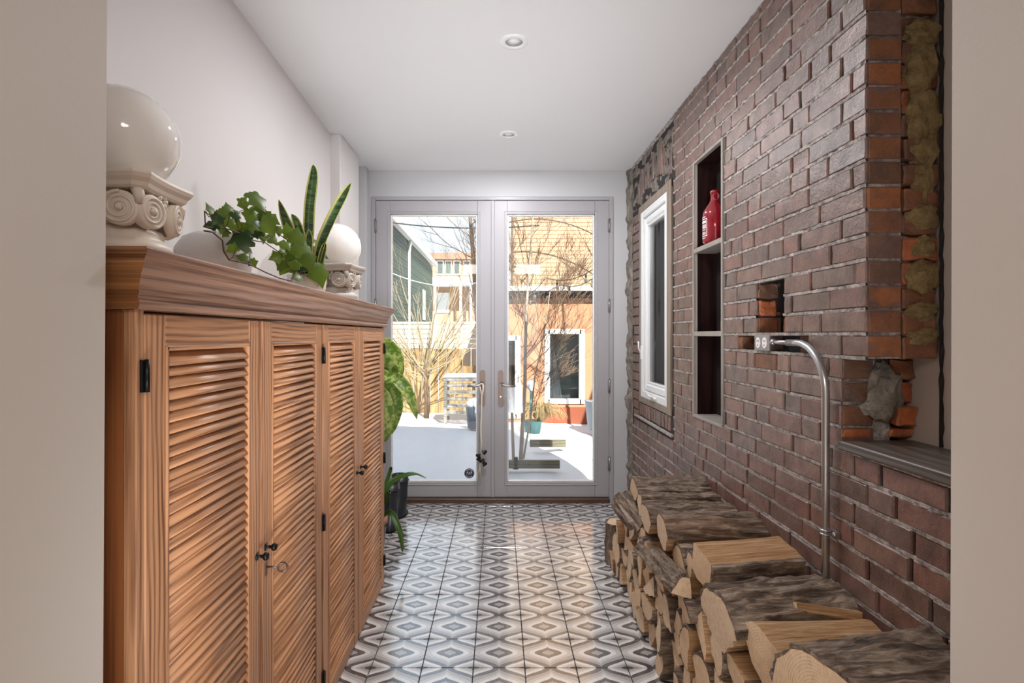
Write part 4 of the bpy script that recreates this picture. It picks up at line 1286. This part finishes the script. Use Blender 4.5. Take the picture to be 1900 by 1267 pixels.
# ------------------------------------------------------------------ firewood
def log_outline(kind, r, rg):
    """outline in (y, z): list of points with a bark flag for the edge that starts there; origin at the centroid"""
    P = []
    if kind == 'round': a0, a1, tail = 0, 360, []
    elif kind == 'half': a0, a1, tail = 0, 180, [(-.35 * r, -.06 * r), (.3 * r, .05 * r)]
    elif kind == 'wedge': a0, a1, tail = 44, 136, [(-.06 * r, -.22 * r), (.05 * r, -.25 * r)]
    elif kind == 'third': a0, a1, tail = 20, 160, [(-.28 * r, -.16 * r), (.2 * r, -.10 * r)]
    elif kind == 'thin': a0, a1, tail = 66, 114, [(-.12 * r, -.3 * r), (.02 * r, -.6 * r)]
    elif kind == 'quad': a0, a1, tail = -32, 34, [(-.30 * r, .70 * r), (-.52 * r, .60 * r), (-.66 * r, -.46 * r)]
    n = 18 if kind == 'round' else max(6, int((a1 - a0) / 11))
    s0 = rg.uniform(0, 40)
    for i in range(n + (0 if kind == 'round' else 1)):
        a = R(lerp(a0, a1, i / n)); q = r * (1 + .17 * noise.noise(Vector((cos(a) * 1.6 + s0, sin(a) * 1.6, s0))))
        P.append((q * cos(a), q * sin(a), kind == 'round' or i < n))
    for y, z in tail:
        P.append((y + rg.uniform(-.08, .08) * r, z + rg.uniform(-.08, .08) * r, False))
    # split faces get extra points so that they can be uneven
    Q = []
    for i, (y, z, b) in enumerate(P):
        Q.append((y, z, b))
        if not b:
            y2, z2, _ = P[(i + 1) % len(P)]
            k_ = max(1, int(math.hypot(y2 - y, z2 - z) / .018))
            for t in range(1, k_):
                Q.append((lerp(y, y2, t / k_), lerp(z, z2, t / k_), False))
    P = Q
    cy = sum(p[0] for p in P) / len(P); cz = sum(p[1] for p in P) / len(P)
    return [(y - cy, z - cz, b) for y, z, b in P], (cy, cz)
LOGN = [0]
def log(label, x0, x1, y, z, r, kind, roll=0, yaw=0, pitch=0, seed=None, nl=10, group='split firewood in the stack', bark=True, top=None):
    LOGN[0] += 1
    rg = random.Random(seed if seed is not None else LOGN[0] * 13)
    L = x1 - x0
    O, cen = log_outline(kind, r, rg)
    cr, sr = cos(R(roll)), sin(R(roll))
    O = [(a * cr - b * sr, a * sr + b * cr, f) for a, b, f in O]
    if top is not None: z = top - max(o[1] for o in O) - .006
    n = len(O)
    s0 = rg.uniform(0, 90)
    skew = [rg.uniform(-.10, .10) for _ in range(4)]
    isb = [O[i][2] or O[i - 1][2] for i in range(n)]
    def surf(x, a, b, barked):
        q = noise.noise(Vector((x * 5 + s0, a * 22, b * 22))) * .10
        if not barked:
            # fibres: ridges that run along the log
            q += .16 * noise.noise(Vector((x * 1.6 + s0, a * 75, b * 75))) + .08 * noise.noise(Vector((x * 5 + s0, a * 190, b * 190)))
        w = 1 + q
        return a * w, b * w
    m = MB()
    rows = []
    for i in range(nl + 1):
        x = lerp(-L / 2, L / 2, i / nl)
        e = (1 - i / nl) ** 4; f_ = (i / nl) ** 4
        row = []
        for k_ in range(n):
            a, b, _ = O[k_]
            aa, bb = surf(x, a, b, isb[k_])
            row.append((x + e * (skew[0] * a + skew[1] * b) + f_ * (skew[2] * a + skew[3] * b), aa, bb))
        rows.append(row)
    ring = [[m.vert(p) for p in row] for row in rows]
    for p, q in zip(ring, ring[1:]):
        for k_ in range(n): m.face((p[k_], q[k_], q[(k_ + 1) % n], p[(k_ + 1) % n]), 1, False)
    for row, rev in ((rows[0], False), (rows[-1], True)):
        e_ = [m.vert(p) for p in row]
        m.face(list(reversed(e_)) if rev else e_, 0)
    t2 = m.build('firewood_log', [M['log_end'], M['log_side']])
    t2.location = ((x0 + x1) / 2, y, z); t2.rotation_euler = Euler((0, R(pitch), R(yaw)), 'XYZ')
    tag(t2, label, 'firewood', group)
    idx = [i for i in range(n) if O[i][2]]
    if bark and idx:
        mb = MB()
        pts = idx + ([] if kind == 'round' else [idx[-1] + 1])
        fine = []
        sub = 3 if r > .085 else 2
        for a, b in zip(pts, pts[1:] + ([pts[0]] if kind == 'round' else [])):
            for s in range(sub):
                fine.append((lerp(O[a][0], O[b][0], s / sub), lerp(O[a][1], O[b][1], s / sub)))
        if kind != 'round': fine.append(O[pts[-1]][:2])
        oc = (-cen[0] * cr + cen[1] * sr, -cen[0] * sr - cen[1] * cr)
        nx = nl * 4
        rws = []
        for i in range(nx + 1):
            t = i / nx
            x = lerp(-L / 2, L / 2, t)
            e = (1 - t) ** 4; f_ = t ** 4
            row = []
            for j, (a, b) in enumerate(fine):
                d = Vector((0, a - oc[0], b - oc[1])); d = d.normalized() if d.length > 1e-5 else Vector((0, 0, 1))
                al = math.atan2(d.z, d.y)
                arc = al * r * 40
                wv = .5 * noise.noise(Vector((x * 6, arc * .3, s0)))
                rid = 1 - abs(noise.noise(Vector((x * 4.5 + s0, arc * 1.1 + wv, s0)))) * 2.6
                th = .004 + .012 * max(0, rid) * min(1, r / .075) + .004 * noise.noise(Vector((x * 40 + s0, arc * 2, s0)))
                if kind != 'round' and (j == 0 or j == len(fine) - 1): th = .001
                aa, bb = surf(x, a, b, True)
                row.append(mb.vert((x + .001 + e * (skew[0] * a + skew[1] * b) + f_ * (skew[2] * a + skew[3] * b), aa + d.y * th, bb + d.z * th)))
            rws.append(row)
        k2 = len(fine)
        for p, q in zip(rws, rws[1:]):
            for j in range(k2 if kind == 'round' else k2 - 1):
                mb.face((p[j], q[j], q[(j + 1) % k2], p[(j + 1) % k2]), 0, False)
        # rim at both ends so the bark has thickness
        for row in (rws[0], rws[-1]):
            base = []
            for j, (a, b) in enumerate(fine):
                base.append(mb.vert((mb.v[row[j]][0], a * .95, b * .95)))
            for j in range(k2 if kind == 'round' else k2 - 1):
                mb.face((row[j], base[j], base[(j + 1) % k2], row[(j + 1) % k2]), 0, False)
        mb.build('bark', M['bark'], t2)
    return t2

# big logs along the top of the pile, from the near end to the doors
log('biggest bark covered log on top of the woodpile, nearest the camera', .680, .995, 1.16, 0, .165, 'third', roll=-12, pitch=-3, yaw=3, seed=3, nl=14, top=.612)
log('half log with saw ridged pale end and torn orange bark, beside the biggest log', .675, .985, 1.40, 0, .110, 'third', roll=30, yaw=5, seed=5, bark=False, nl=16, top=.545)
log('wide log with deep furrowed bark lying below the squared split log', .632, .985, 1.60, 0, .140, 'third', roll=-6, yaw=6, pitch=-2, seed=8, nl=14, top=.562)
log('squared pale split log lying across the top, against the steel conduit', .657, .960, 1.785, 0, .085, 'quad', roll=192, yaw=6, pitch=-2, seed=12, nl=16, top=.610)
log('grey topped split log between the squared log and dark furrowed log', .650, .985, 1.965, 0, .095, 'third', roll=14, seed=14, top=.525)
log('log with pale oval end standing proud beside the squared split log', .655, .98, 1.89, 0, .075, 'half', roll=-80, seed=15, top=.545)
log('dark furrowed log with tan triangular end in the middle of the top row', .632, .985, 2.11, 0, .115, 'third', roll=-14, yaw=-3, seed=17, nl=14, top=.598)
log('dark log with rounded pale end, second beyond the tan triangular end', .622, .985, 2.31, 0, .100, 'third', roll=-10, yaw=-3, seed=19, top=.575)
log('slim dark log lying third from the door end of the top row', .640, .985, 2.475, 0, .085, 'third', roll=-4, yaw=-3, seed=21, top=.580)
log('far top log with reddish furrowed bark, nearest to the double doors', .652, .99, 2.64, 0, .085, 'third', roll=-8, seed=23, top=.600)
log('short log with flaking bark hanging out over the aisle at the door end', .535, .805, 2.66, .405, .058, 'round', roll=0, pitch=-14, yaw=104, seed=25)
lb = log('long splintered grey strip with bark lying along the face of the pile', -.31, .31, 2.08, .405, .055, 'wedge', roll=38, seed=27, nl=14)
lb.rotation_euler = (0, R(-9.5), R(-93)); lb.location = (.626, 2.12, .402)
lu = log('round upright stub with dark bark standing at the door end of the pile', -.115, .115, 3.13, .12, .062, 'round', seed=29)
lu.rotation_euler = (0, R(-90), 0); lu.location = (.672, 3.10, .117)
ch = log('loose grey splinter resting between the wide log and the brick wall', .82, .985, 1.50, 0, .030, 'thin', roll=85, yaw=-10, pitch=4, seed=31, bark=False, top=.555)
# regular layers underneath
layers = [(.058, 1.06, 3.00), (.160, 1.10, 2.98), (.262, 1.08, 2.84), (.362, 1.12, 2.70)]
kinds = ['wedge', 'half', 'third', 'wedge', 'thin', 'wedge', 'wedge', 'third', 'quad', 'thin', 'half']
rg0 = random.Random(42)
for li, (z, ya, yb) in enumerate(layers):
    ys = []
    y = yb
    while y > ya:
        ys.append(y); y -= rg0.uniform(.092, .118)
    for i, y in enumerate(ys):
        kind = rg0.choice(kinds)
        r = rg0.uniform(.050, .062) * (1.15 if kind == 'quad' else 1.25 if kind == 'half' else 1.35 if kind == 'third' else 1.6)
        if kind in ('half', 'third'): roll = rg0.choice((90, -90, 75, -80, 180, 10))
        else: roll = rg0.uniform(-180, 180)
        x0 = .612 + rg0.uniform(-.012, .03) + (.012 if li == 3 else 0)
        log('split firewood end in the %s layer above the floor, %s counting from the doors' % (['lowest', 'second', 'third', 'fourth'][li], ordinal(i + 1)),
            x0, .985 - rg0.uniform(0, .03), y, z + rg0.uniform(-.006, .006), r, kind, roll, rg0.uniform(-3, 3), rg0.uniform(-2, 2), seed=1000 + li * 50 + i, nl=6)

# ------------------------------------------------------------------ garden outside
def snow_h(x, y):
    h = -.10 + .035 * max(0, min(1, (y - 5) / 4))
    h += .10 * math.exp(-((x + 1.2) / 1.2) ** 2 - ((y - 7.6) / 1.1) ** 2)
    h += .085 * noise.noise(Vector((x * .7, y * .7, 3))) + .02 * noise.noise(Vector((x * 2.6, y * 2.6, 7)))
    for fx, fy in ((.95, 5.1), (1.10, 5.75), (.92, 6.2), (1.15, 6.7), (.95, 7.3), (1.0, 5.45), (1.2, 6.2)):
        h -= .09 * math.exp(-((x - fx) / .10) ** 2 - ((y - fy) / .16) ** 2)
    return h
m = MB(); m.grid(190, 190, lambda a, b: (lerp(-9, 7, a), lerp(YB + .16, 24, b ** 1.8), snow_h(lerp(-9, 7, a), lerp(YB + .16, 24, b ** 1.8))))
struct(m.build('ground_snow', M['snow']))
m = MB(); m.box(-60, 60, YB + .3, 80, -.6, -.55); m.box(1.3, 60, -10, YB + .3, -.6, -.3); struct(m.build('ground_far', M['snow']))

# our own house: roof and upper storey above the room, which shade the garden
m = MB(); m.box(-8, 1.22, -6, YB + .10, CEIL + .13, 3.10); m.box(-8, -3.3, -6, YB + .1, -.5, CEIL + .13)
struct(m.build('roof', M['roofing']))

# timber edges of the snowed-in steps
for i, (xa, xb, yy, z) in enumerate(((.36, .78, 6.35, .04), (-.2, .62, 5.55, -.015))):
    lab_ = ('short timber step edge poking out of the snow, farther from the doors', 'longer timber step edge poking out of the snow, close to the doors')[i]
    m = MB()
    m.grid(14, 1, lambda a, b: (lerp(xa, xb, a), yy + .02 * sin(a * 3), z + .03 - (0 if b else .06 * sin(pi * min(1, .08 + a * .9)))), 0, False)
    m.box(xa, xb, yy + .002, yy + .07, z - .05, z + .026)
    tag(m.build('timber_step', M['step']), lab_, 'step', 'timber step edges')

# cedar fence
FY = 9.6
fz0, fz1 = snow_h(-1, FY) - .05, EYE + 25 * FY / F
fm = EYE - 24 * FY / F
fn_ = thing('garden_fence', 'cedar fence with pale upper planks and honey coloured upright boards', 'fence', (0, 0, 0))
x = -1.92; i = 0
while x < -.30:
    w = random.uniform(.135, .150)
    m = MB(); m.cbox(x, x + w - .008, FY - .01 + random.uniform(-.004, .004), FY + .014, fz0, fm - .01, .003); m.build('upright_board', M['fence'], fn_)
    x += w
for j in range(5):
    a = lerp(fm, fz1 - .04, j / 5); b = lerp(fm, fz1 - .04, (j + 1) / 5) - .008
    m = MB(); m.cbox(-1.92, -.16, FY - .014, FY + .008, a, b, .003); m.build('plank', M['fence_pale'], fn_)
for x in (-1.94, -.32):
    m = MB(); m.cbox(x - .045, x + .045, FY, FY + .09, fz0, fz1 - .03, .006); m.build('post', M['fence'], fn_)
m = MB(); m.cbox(-1.99, -.15, FY - .03, FY + .10, fz1 - .04, fz1, .004); m.build('cap_rail', M['fence_pale'], fn_)
f2 = thing('red_fence', 'low reddish board fence at the side of the garden, beyond the plants', 'fence', (0, 0, 0))
for j in range(5):
    m = MB(); m.cbox(-2.05 + .02 * j * 0, -2.02, 7.0 + j * .42, 7.40 + j * .42, -.2, 1.05, .004); m.build('board', M['red_brick'], f2)

# green house beyond the fence
gh = thing('green_house', 'dark green sided house with a white downpipe beyond the cedar fence', 'house', (0, 0, 0))
GX = -3.0
m = MB()
for j in range(44):
    z = -.5 + j * .116
    if z > 4.4: break
    m.box(GX - .03, GX - .004 * (j % 2), 14.2, 24.6, z, z + .108)
m.box(GX - .5, GX - .03, 14.2, 24.6, -.5, 4.45)
stuff(m.build('siding', M['green_siding'], gh))
m = MB(); m.box(GX - 4, GX - .031, 14.22, 24.6, -.5, 4.40); m.build('house_body', M['green_siding'], gh)
m = MB(); m.box(GX - 4.1, GX + .16, 14.0, 24.9, 4.42, 4.62); m.build('eaves', M['far_white'], gh)
m = MB(); m.tube([(GX + .10, 17.9, 4.45), (GX + .07, 17.9, 4.2), (GX + .05, 17.9, 4.0), (GX + .05, 17.9, -.4)], .045, 10); m.build('downpipe', M['far_white'], gh)
m = MB(); m.box(GX - .02, GX + .02, 21.2, 22.2, 1.9, 3.1); m.build('window', M['dark_glass'], gh)

# pale brick house far behind
bh = thing('far_house', 'far pale brick house with a row of white framed windows, glimpsed between branches', 'house', (0, 0, 0))
HY = 30.0
a, b = at(800, 622, HY).x, at(905, 622, HY).x
zt = at(0, 482, HY).z
m = MB(); m.box(a, b + 1, HY, HY + 6, -.5, zt); m.build('wall', M['far_brick'], bh)
m = MB(); m.box(a - .2, b + 1.2, HY - .3, HY + 6, zt, zt + .35); m.build('cornice', M['red_brick'], bh)
for px in (817, 832, 848, 866, 884):
    p = at(px, 495, HY)
    m = MB(); m.box(p.x - .20, p.x + .20, HY - .06, HY, p.z - .45, p.z + .35); w_ = m.build('window', M['far_white'], bh)
    m = MB(); m.box(p.x - .14, p.x + .14, HY - .07, HY - .055, p.z - .38, p.z + .28); m.build('pane', M['dark_glass'], w_)
p = at(805, 524, HY)
m = MB(); m.box(p.x, b + 1, HY - 1.4, HY, p.z - .25, p.z + .15); m.build('porch_roof', M['far_white'], bh)
for px in (812, 858, 876):
    p = at(px, 560, HY)
    m = MB(); m.box(p.x - .06, p.x + .06, HY - 1.35, HY - 1.2, -.5, at(0, 528, HY).z); m.build('porch_post', M['far_white'], bh)
p = at(822, 560, HY)
m = MB(); m.box(p.x - .35, p.x + .35, HY - .06, HY, p.z - .6, p.z + .5); m.build('window', M['far_white'], bh)
m = MB(); m.box(b - .9, b + .6, HY - .5, HY - .02, -.5, at(0, 532, HY).z); m.build('bay', M['red_brick'], bh)

# orange studio: low front wing and tall brick rear
SY0 = 8.5
st = thing('orange_studio', 'orange stucco garden studio with white framed windows and a tall pale brick rear', 'building', (0, 0, 0))
ex = at(912, 600, SY0).x
et = at(0, 553, SY0).z
zb = -.6
wl = (at(1012, 600, SY0).x, at(1083, 600, SY0).x, at(0, 748, SY0).z, at(0, 612, SY0).z)
wl2 = (at(930, 600, SY0).x, at(964, 600, SY0).x, at(0, 775, SY0).z, at(0, 624, SY0).z)
m = MB()
hs = [(wl[0], wl[1], wl[2], wl[3]), (wl2[0], wl2[1], wl2[2], wl2[3])]
xs = sorted([ex, 4.5, *[h[0] for h in hs], *[h[1] for h in hs]]); zs = sorted([zb, et, *[h[2] for h in hs], *[h[3] for h in hs]])
for x0, x1 in zip(xs, xs[1:]):
    for z0, z1 in zip(zs, zs[1:]):
        cx_, cz_ = (x0 + x1) / 2, (z0 + z1) / 2
        if not any(h[0] < cx_ < h[1] and h[2] < cz_ < h[3] for h in hs): m.box(x0, x1, SY0, SY0 + .2, z0, z1)
m.box(ex, ex + .2, SY0 + .2, 11.4, zb, et); m.box(4.3, 4.5, SY0 + .2, 11.4, zb, et)
m.build('front_wall', M['stucco'], st)
m = MB(); m.box(ex + .2, 4.3, 11.2, 11.3, zb, et); m.build('inside_wall', M['far_brick'], st)
m = MB(); m.box(wl[0] - .15, 2.4, SY0 - .03, SY0, zb, wl[2] - .06); m.build('plinth', M['stucco_dark'], st)
m = MB(); m.box(ex - .12, 4.6, SY0 - .16, 11.4, et + .09, et + .15); m.build('flat_roof', M['roofing'], st)
m = MB(); m.box(ex - .02, 4.5, SY0 - .02, SY0 + .3, et - .002, et + .09); m.build('dark_band', M['roofing'], st)  # shadow under the eave, put in as a dark strip
m = MB(); m.box(ex - .14, 4.6, SY0 - .20, SY0 - .15, et + .10, et + .17); m.build('gutter', M['far_white'], st)
m = MB(); m.box(ex, 4.5, SY0 - .006, SY0 + .01, et - .085, et - .075); m.build('trim_line', M['stucco_dark'], st)
for (x0, x1, z0, z1) in hs:
    fr = link('window', None, st)
    f_ = .055
    for a, b, c, d in ((x0, x0 + f_, z0, z1), (x1 - f_, x1, z0, z1), (x0 + f_, x1 - f_, z1 - f_, z1), (x0 + f_, x1 - f_, z0, z0 + f_)):
        m = MB(); m.cbox(a - .015, b + .015, SY0 - .02, SY0 + .08, c - .012, d + .012, .005); m.build('frame_piece', M['far_white'], fr)
    m = MB(); m.box(x0 + f_, x1 - f_, SY0 + .05, SY0 + .058, z0 + f_, z1 - f_); m.build('pane', M['glass'], fr)
m = MB(); m.grid(16, 1, lambda a, b: (wl[0] + .05 + (.06 + .17 * (1 - b)) * a, SY0 + .14 + .02 * sin(a * 18), lerp(wl[2] + .05, wl[3] - .05, b))); m.build('curtain', M['curtain'], st)
m = MB(); m.box(wl[0] - .3, wl[1] + .4, SY0 + .34, SY0 + .38, zb, wl[3] + .2); m.build('pane_reflection_panel', M['pane_reflection_panel'], st)  # added panel; its grey-green stands in for the reflection in the window pane
# rear block in pale orange brick
RY = 11.4
ra, rb = at(953, 600, RY).x, 6.0
m = MB(); m.box(ra, rb, RY, RY + 6, -.5, 7.5); m.build('rear_wall', M['far_brick'], st)
m = MB()
for j in range(64):
    z = et + j * .085
    m.box(ra - .004, rb, RY - .012, RY, z, z + .076)
stuff(m.build('brick_course', M['far_brick'], st))
m = MB(); m.tube([(ra - .10, RY + .1, 7), (ra - .10, RY + .1, et)], .055, 8); m.build('downpipe', M['far_white'], st)

# neighbour's wall along the side passage, seen through the casement
nb = thing('side_house', 'neighbouring red brick side wall seen through the casement window', 'building', (0, 0, 0))
m = MB(); m.box(2.30, 2.6, 3.0, 8.2, -.5, 2.9); m.build('wall', M['far_white'], nb)
m = MB()
for j in range(34):
    z = -.5 + j * .1
    for i_ in range(24):
        y = 3.0 + i_ * .226 + (.11 if j % 2 else 0)
        if y < 7.98: m.box(2.288, 2.302, y, y + .21, z, z + .088)
stuff(m.build('brick_course', M['side_brick'], nb))

# trees
def limb(m, p, d, L, r, depth, rg, up=.12, spread=.5, kids=(2, 3), shrink=.66, n=5, mt=0):
    pts = [p.copy()]; rad = [r]
    q = p.copy(); dd = d.copy()
    seg = 5
    for i in range(seg):
        dd = (dd + Vector((rg.uniform(-1, 1), rg.uniform(-1, 1), rg.uniform(-.6, 1) + up)) * .13).normalized()
        q = q + dd * L / seg
        pts.append(q.copy()); rad.append(lerp(r, r * .55, (i + 1) / seg))
    m.tube(pts, [max(q_, .0018) for q_ in rad], n if r > .012 else (4 if r > .004 else 3), mt, caps=False)
    if depth <= 0: return
    for k in range(rg.randint(*kids)):
        t = rg.uniform(.25, 1)
        i = min(seg - 1, int(t * seg))
        b = pts[i].lerp(pts[i + 1], t * seg - i)
        axis = Vector((rg.uniform(-1, 1), rg.uniform(-1, 1), rg.uniform(-1, 1))).normalized()
        nd = (dd + axis * spread * rg.uniform(.7, 1.5) + Vector((0, 0, up))).normalized()
        limb(m, b, nd, L * shrink * rg.uniform(.75, 1.1), rad[i] * .62, depth - 1, rg, up, spread, kids, shrink, n, mt)
def tree(label, x, y, seed, stems, kids, depth, mat_t, mat_b, group='bare trees in the garden'):
    rg = random.Random(seed)
    z = snow_h(x, y) - .03
    t = thing('bare_tree', label, 'tree', (x, y, z), 0, group)
    tr = MB(); br = MB()
    for (dx, dy, hgt, r, lean) in stems:
        pts, rad = [], []
        for i in range(9):
            f = i / 8
            pts.append(Vector((dx + lean * f + .04 * noise.noise(Vector((f * 3, seed, dx))), dy + .04 * noise.noise(Vector((f * 3, dx, seed))), hgt * f)))
            rad.append(lerp(r, r * .3, f))
        tr.tube(pts, rad, 8)
        for k in range(kids):
            f = rg.uniform(.28, 1.0)
            i = min(7, int(f * 8)); p = pts[i].lerp(pts[i + 1], f * 8 - i)
            a = rg.uniform(0, 2 * pi)
            d = Vector((cos(a), sin(a) * .8, rg.uniform(.35, 1.3))).normalized()
            limb(br, p, d, rg.uniform(.45, .85) * hgt * .34, rad[i] * .26, depth, rg, kids=(3, 4))
    tr.build('trunk', mat_t, t); br.build('branches', mat_b, t)
    return t
tree('slender multi stemmed birch in the snow outside the doors', .24, 6.05, 4, [(0, 0, 3.4, .024, .16), (-.08, -.02, 2.6, .018, -.10), (.03, .05, 1.9, .012, .30)], 20, 3, M['birch'], M['twig'])
rg = random.Random(77)
tx, ty = at(790, 0, 8.9).x, 8.9
t = thing('bare_tree', 'forked shrubby tree with a fan of pale twigs, in front of the cedar fence', 'tree', (tx, ty, snow_h(tx, ty) - .03), 0, 'bare trees in the garden')
fork = Vector((0, 0, .80)); m = MB(); br = MB()
m.tube([(0, 0, 0), (.01, 0, .3), (-.01, .01, .55), fork], [.036, .030, .028, .026], 8)
m.tube([(.03, .01, 0), (.05, 0, .35), (.02, 0, .62), fork + Vector((.01, 0, .02))], [.024, .020, .018, .015], 7)
m.build('trunk', M['twig'], t)
for i in range(30):
    a = lerp(-72, 72, (i + rg.random()) / 30)
    d = Vector((sin(R(a)), rg.uniform(-.35, .35), cos(R(a)))).normalized()
    limb(br, fork + Vector((rg.uniform(-.03, .03), 0, rg.uniform(-.2, .15))), d, rg.uniform(.7, 1.5) * (1.25 if abs(a) < 35 else .9), rg.uniform(.006, .012), 2, rg, .12, .42, (2, 3), .5)
br.build('branches', M['twig_pale'], t)
tree('taller bare tree rising behind the cedar fence', -.45, 14.5, 15, [(0, 0, 7.0, .085, -.5), (.0, 0, 6.0, .05, -.1)], 14, 3, M['twig'], M['twig'])
tree('bare tree at the side whose twigs cross the upper glass', 1.55, 7.2, 21, [(0, 0, 4.6, .035, -.2)], 15, 2, M['twig'], M['twig'])
# bench-like slatted crate with snow on top
cr = thing('slatted_crate', 'weathered grey slatted garden bench capped with snow, by the fence', 'bench', (0, 0, 0))
cy_ = 8.2
xa, xb = at(823, 0, cy_).x, at(888, 0, cy_).x
z0, z1 = at(0, 776, cy_).z, at(0, 706, cy_).z
for x in (xa, xb - .05):
    for dy in (0, .38):
        m = MB(); m.cbox(x, x + .05, cy_ + dy, cy_ + dy + .05, z0 - .1, z1, .004); m.build('post', M['grey_wood'], cr)
for j in range(5):
    z = lerp(z0 + .06, z1 - .10, j / 4)
    m = MB(); m.cbox(xa + .05, xb - .05, cy_ + .012, cy_ + .03, z, z + .055, .003); m.build('slat', M['grey_wood'], cr)
m = MB(); m.cbox(xa - .01, xb + .01, cy_ - .01, cy_ + .44, z1 - .01, z1 + .02, .004); m.build('top_board', M['grey_wood'], cr)
m = MB(); m.cbox(xa - .01, xb + .01, cy_ + .0, cy_ + .43, z1 + .02, z1 + .085, .03); m.build('snow_cap', M['snow'], cr)
# pots and planters
def planter(name, label, x, y, z, prof, mat, snow=None):
    t = thing(name, label, 'planter', (x, y, z))
    m = MB(); m.lathe(prof, 28); m.build('pot', mat, t)
    if snow:
        m = MB(); m.lathe([(snow[0], snow[1]), (snow[0] * .95, snow[1] + .05), (snow[0] * .5, snow[1] + .1), (.001, snow[1] + .11)], 24); m.build('snow_cap', M['snow'], t)
p = at(880, 790, 7.5)
planter('garden_planter', 'blue grey garden pot heaped with snow beside the slatted bench', p.x, 7.5, p.z - .03, [(.09, 0), (.12, .30), (.13, .31), (.11, .31)], M['grey_plastic'], (.11, .30))
p = at(1108, 793, 7.7)
planter('garden_planter', 'tall blue grey planter at the corner of the orange studio', p.x, 7.7, p.z - .03, [(.13, 0), (.17, .40), (.18, .41), (.15, .41)], M['grey_plastic'])
p = at(986, 800, 7.6)
gp = thing('grass_planter', 'teal pot with a drooping tuft of dry grass below the studio window', 'planter', (p.x + .02, 7.6, p.z - .02))
m = MB(); m.lathe([(.10, 0), (.13, .16), (.14, .17), (.12, .17)], 24); m.build('pot', M['teal'], gp)
m = MB(); rg = random.Random(3)
for i in range(230):
    a = rg.uniform(0, 2 * pi); q = rg.uniform(.12, .34); hgt = rg.uniform(.18, .36)
    c = Vector((.04 * cos(a) + .1, .04 * sin(a), .15))
    m.tube([c, c + Vector((cos(a) * q * .4, sin(a) * q * .4, hgt * .8)), c + Vector((cos(a) * q * .85, sin(a) * q * .85, hgt * .75)), c + Vector((cos(a) * q * 1.1, sin(a) * q * 1.1, hgt * .3))], [.004, .0035, .003, .002], 3, caps=False)
stuff(m.build('dry_grass', M['straw'], gp))
p = at(985, 790, 6.9)
t = thing('garden_light', 'solar stake light with a pale green dome beside the birch', 'garden light', (p.x, 6.9, p.z))
m = MB(); m.tube([(0, 0, -.05), (0, 0, .46)], .012, 8); m.build('stake', M['teal'], t)
m = MB(); m.lathe([(.02, .44), (.045, .48), (.05, .52), (.04, .56), (.01, .58)], 16); m.build('dome', M['lens'], t)
p = at(957, 866, 5.45)
t = thing('path_light', 'small black cylindrical path light standing in the snow', 'garden light', (p.x, 5.45, p.z - .02))
m = MB(); m.lathe([(.030, .0), (.030, .015), (.010, .02), (.010, .035)], 14); m.build('foot', M['iron'], t)
m = MB(); m.lathe([(.022, .035), (.022, .115), (.018, .118)], 14); m.build('body', M['iron'], t)

# string lights and overhead wires
def sag(a, b, s, n=14):
    return [a.lerp(b, i / n) + Vector((0, 0, -s * 4 * (i / n) * (1 - i / n))) for i in range(n + 1)]
def festoon(label, pts, sags, per):
    t = thing('string_lights', label, 'string lights', tuple(pts[0]), 0, 'string lights across the garden')
    o = pts[0]
    m = MB(); spots = []
    for (a, b), s, k in zip(zip(pts, pts[1:]), sags, per):
        P = sag(a - o, b - o, s); m.tube(P, .006, 5, caps=False)
        for i in range(k): spots.append(P[int((i + .5) / k * 14)])
    m.build('cable', M['cable'], t)
    for q in spots:
        m = MB(); m.lathe([(.012, 0), (.014, -.05), (.010, -.06)], 8, 0, Matrix.Translation(q)); b_ = m.build('bulb', M['iron'], t)
        m = MB(); m.lathe([(.010, -.06), (.022, -.085), (.020, -.11), (.004, -.125)], 10, 0, Matrix.Translation(q)); m.build('glass_bulb', M['dark_glass'], b_)
festoon('upper string of garden bulbs crossing the studio front', [at(945, 533, 7.6), at(1012, 515, 7.2), at(1120, 483, 6.6)], [.16, .12], [2, 2])
festoon('lower string of garden bulbs hanging above the studio gutter', [at(930, 545, 7.9), at(1040, 528, 7.6), at(1125, 492, 7.0)], [.10, .12], [3, 2])
for i, (a, b, s, lab_) in enumerate(((at(640, 398, 11.6), at(1000, 418, 10.6), .15, 'overhead wire crossing the sky above the green house'), (at(935, 415, 10.8), at(1130, 452, 10.8), -.25, 'black cable looping across the tall pale brick wall'), (at(690, 488, 12), at(900, 520, 14), .3, 'thin pale wire running low past the green house'))):
    m = MB(); m.tube(sag(a, b, s), (.014, .012, .009)[i], 5, caps=False)
    tag(m.build('overhead_wire', M['cable'] if i < 2 else M['far_white']), lab_, 'wire')
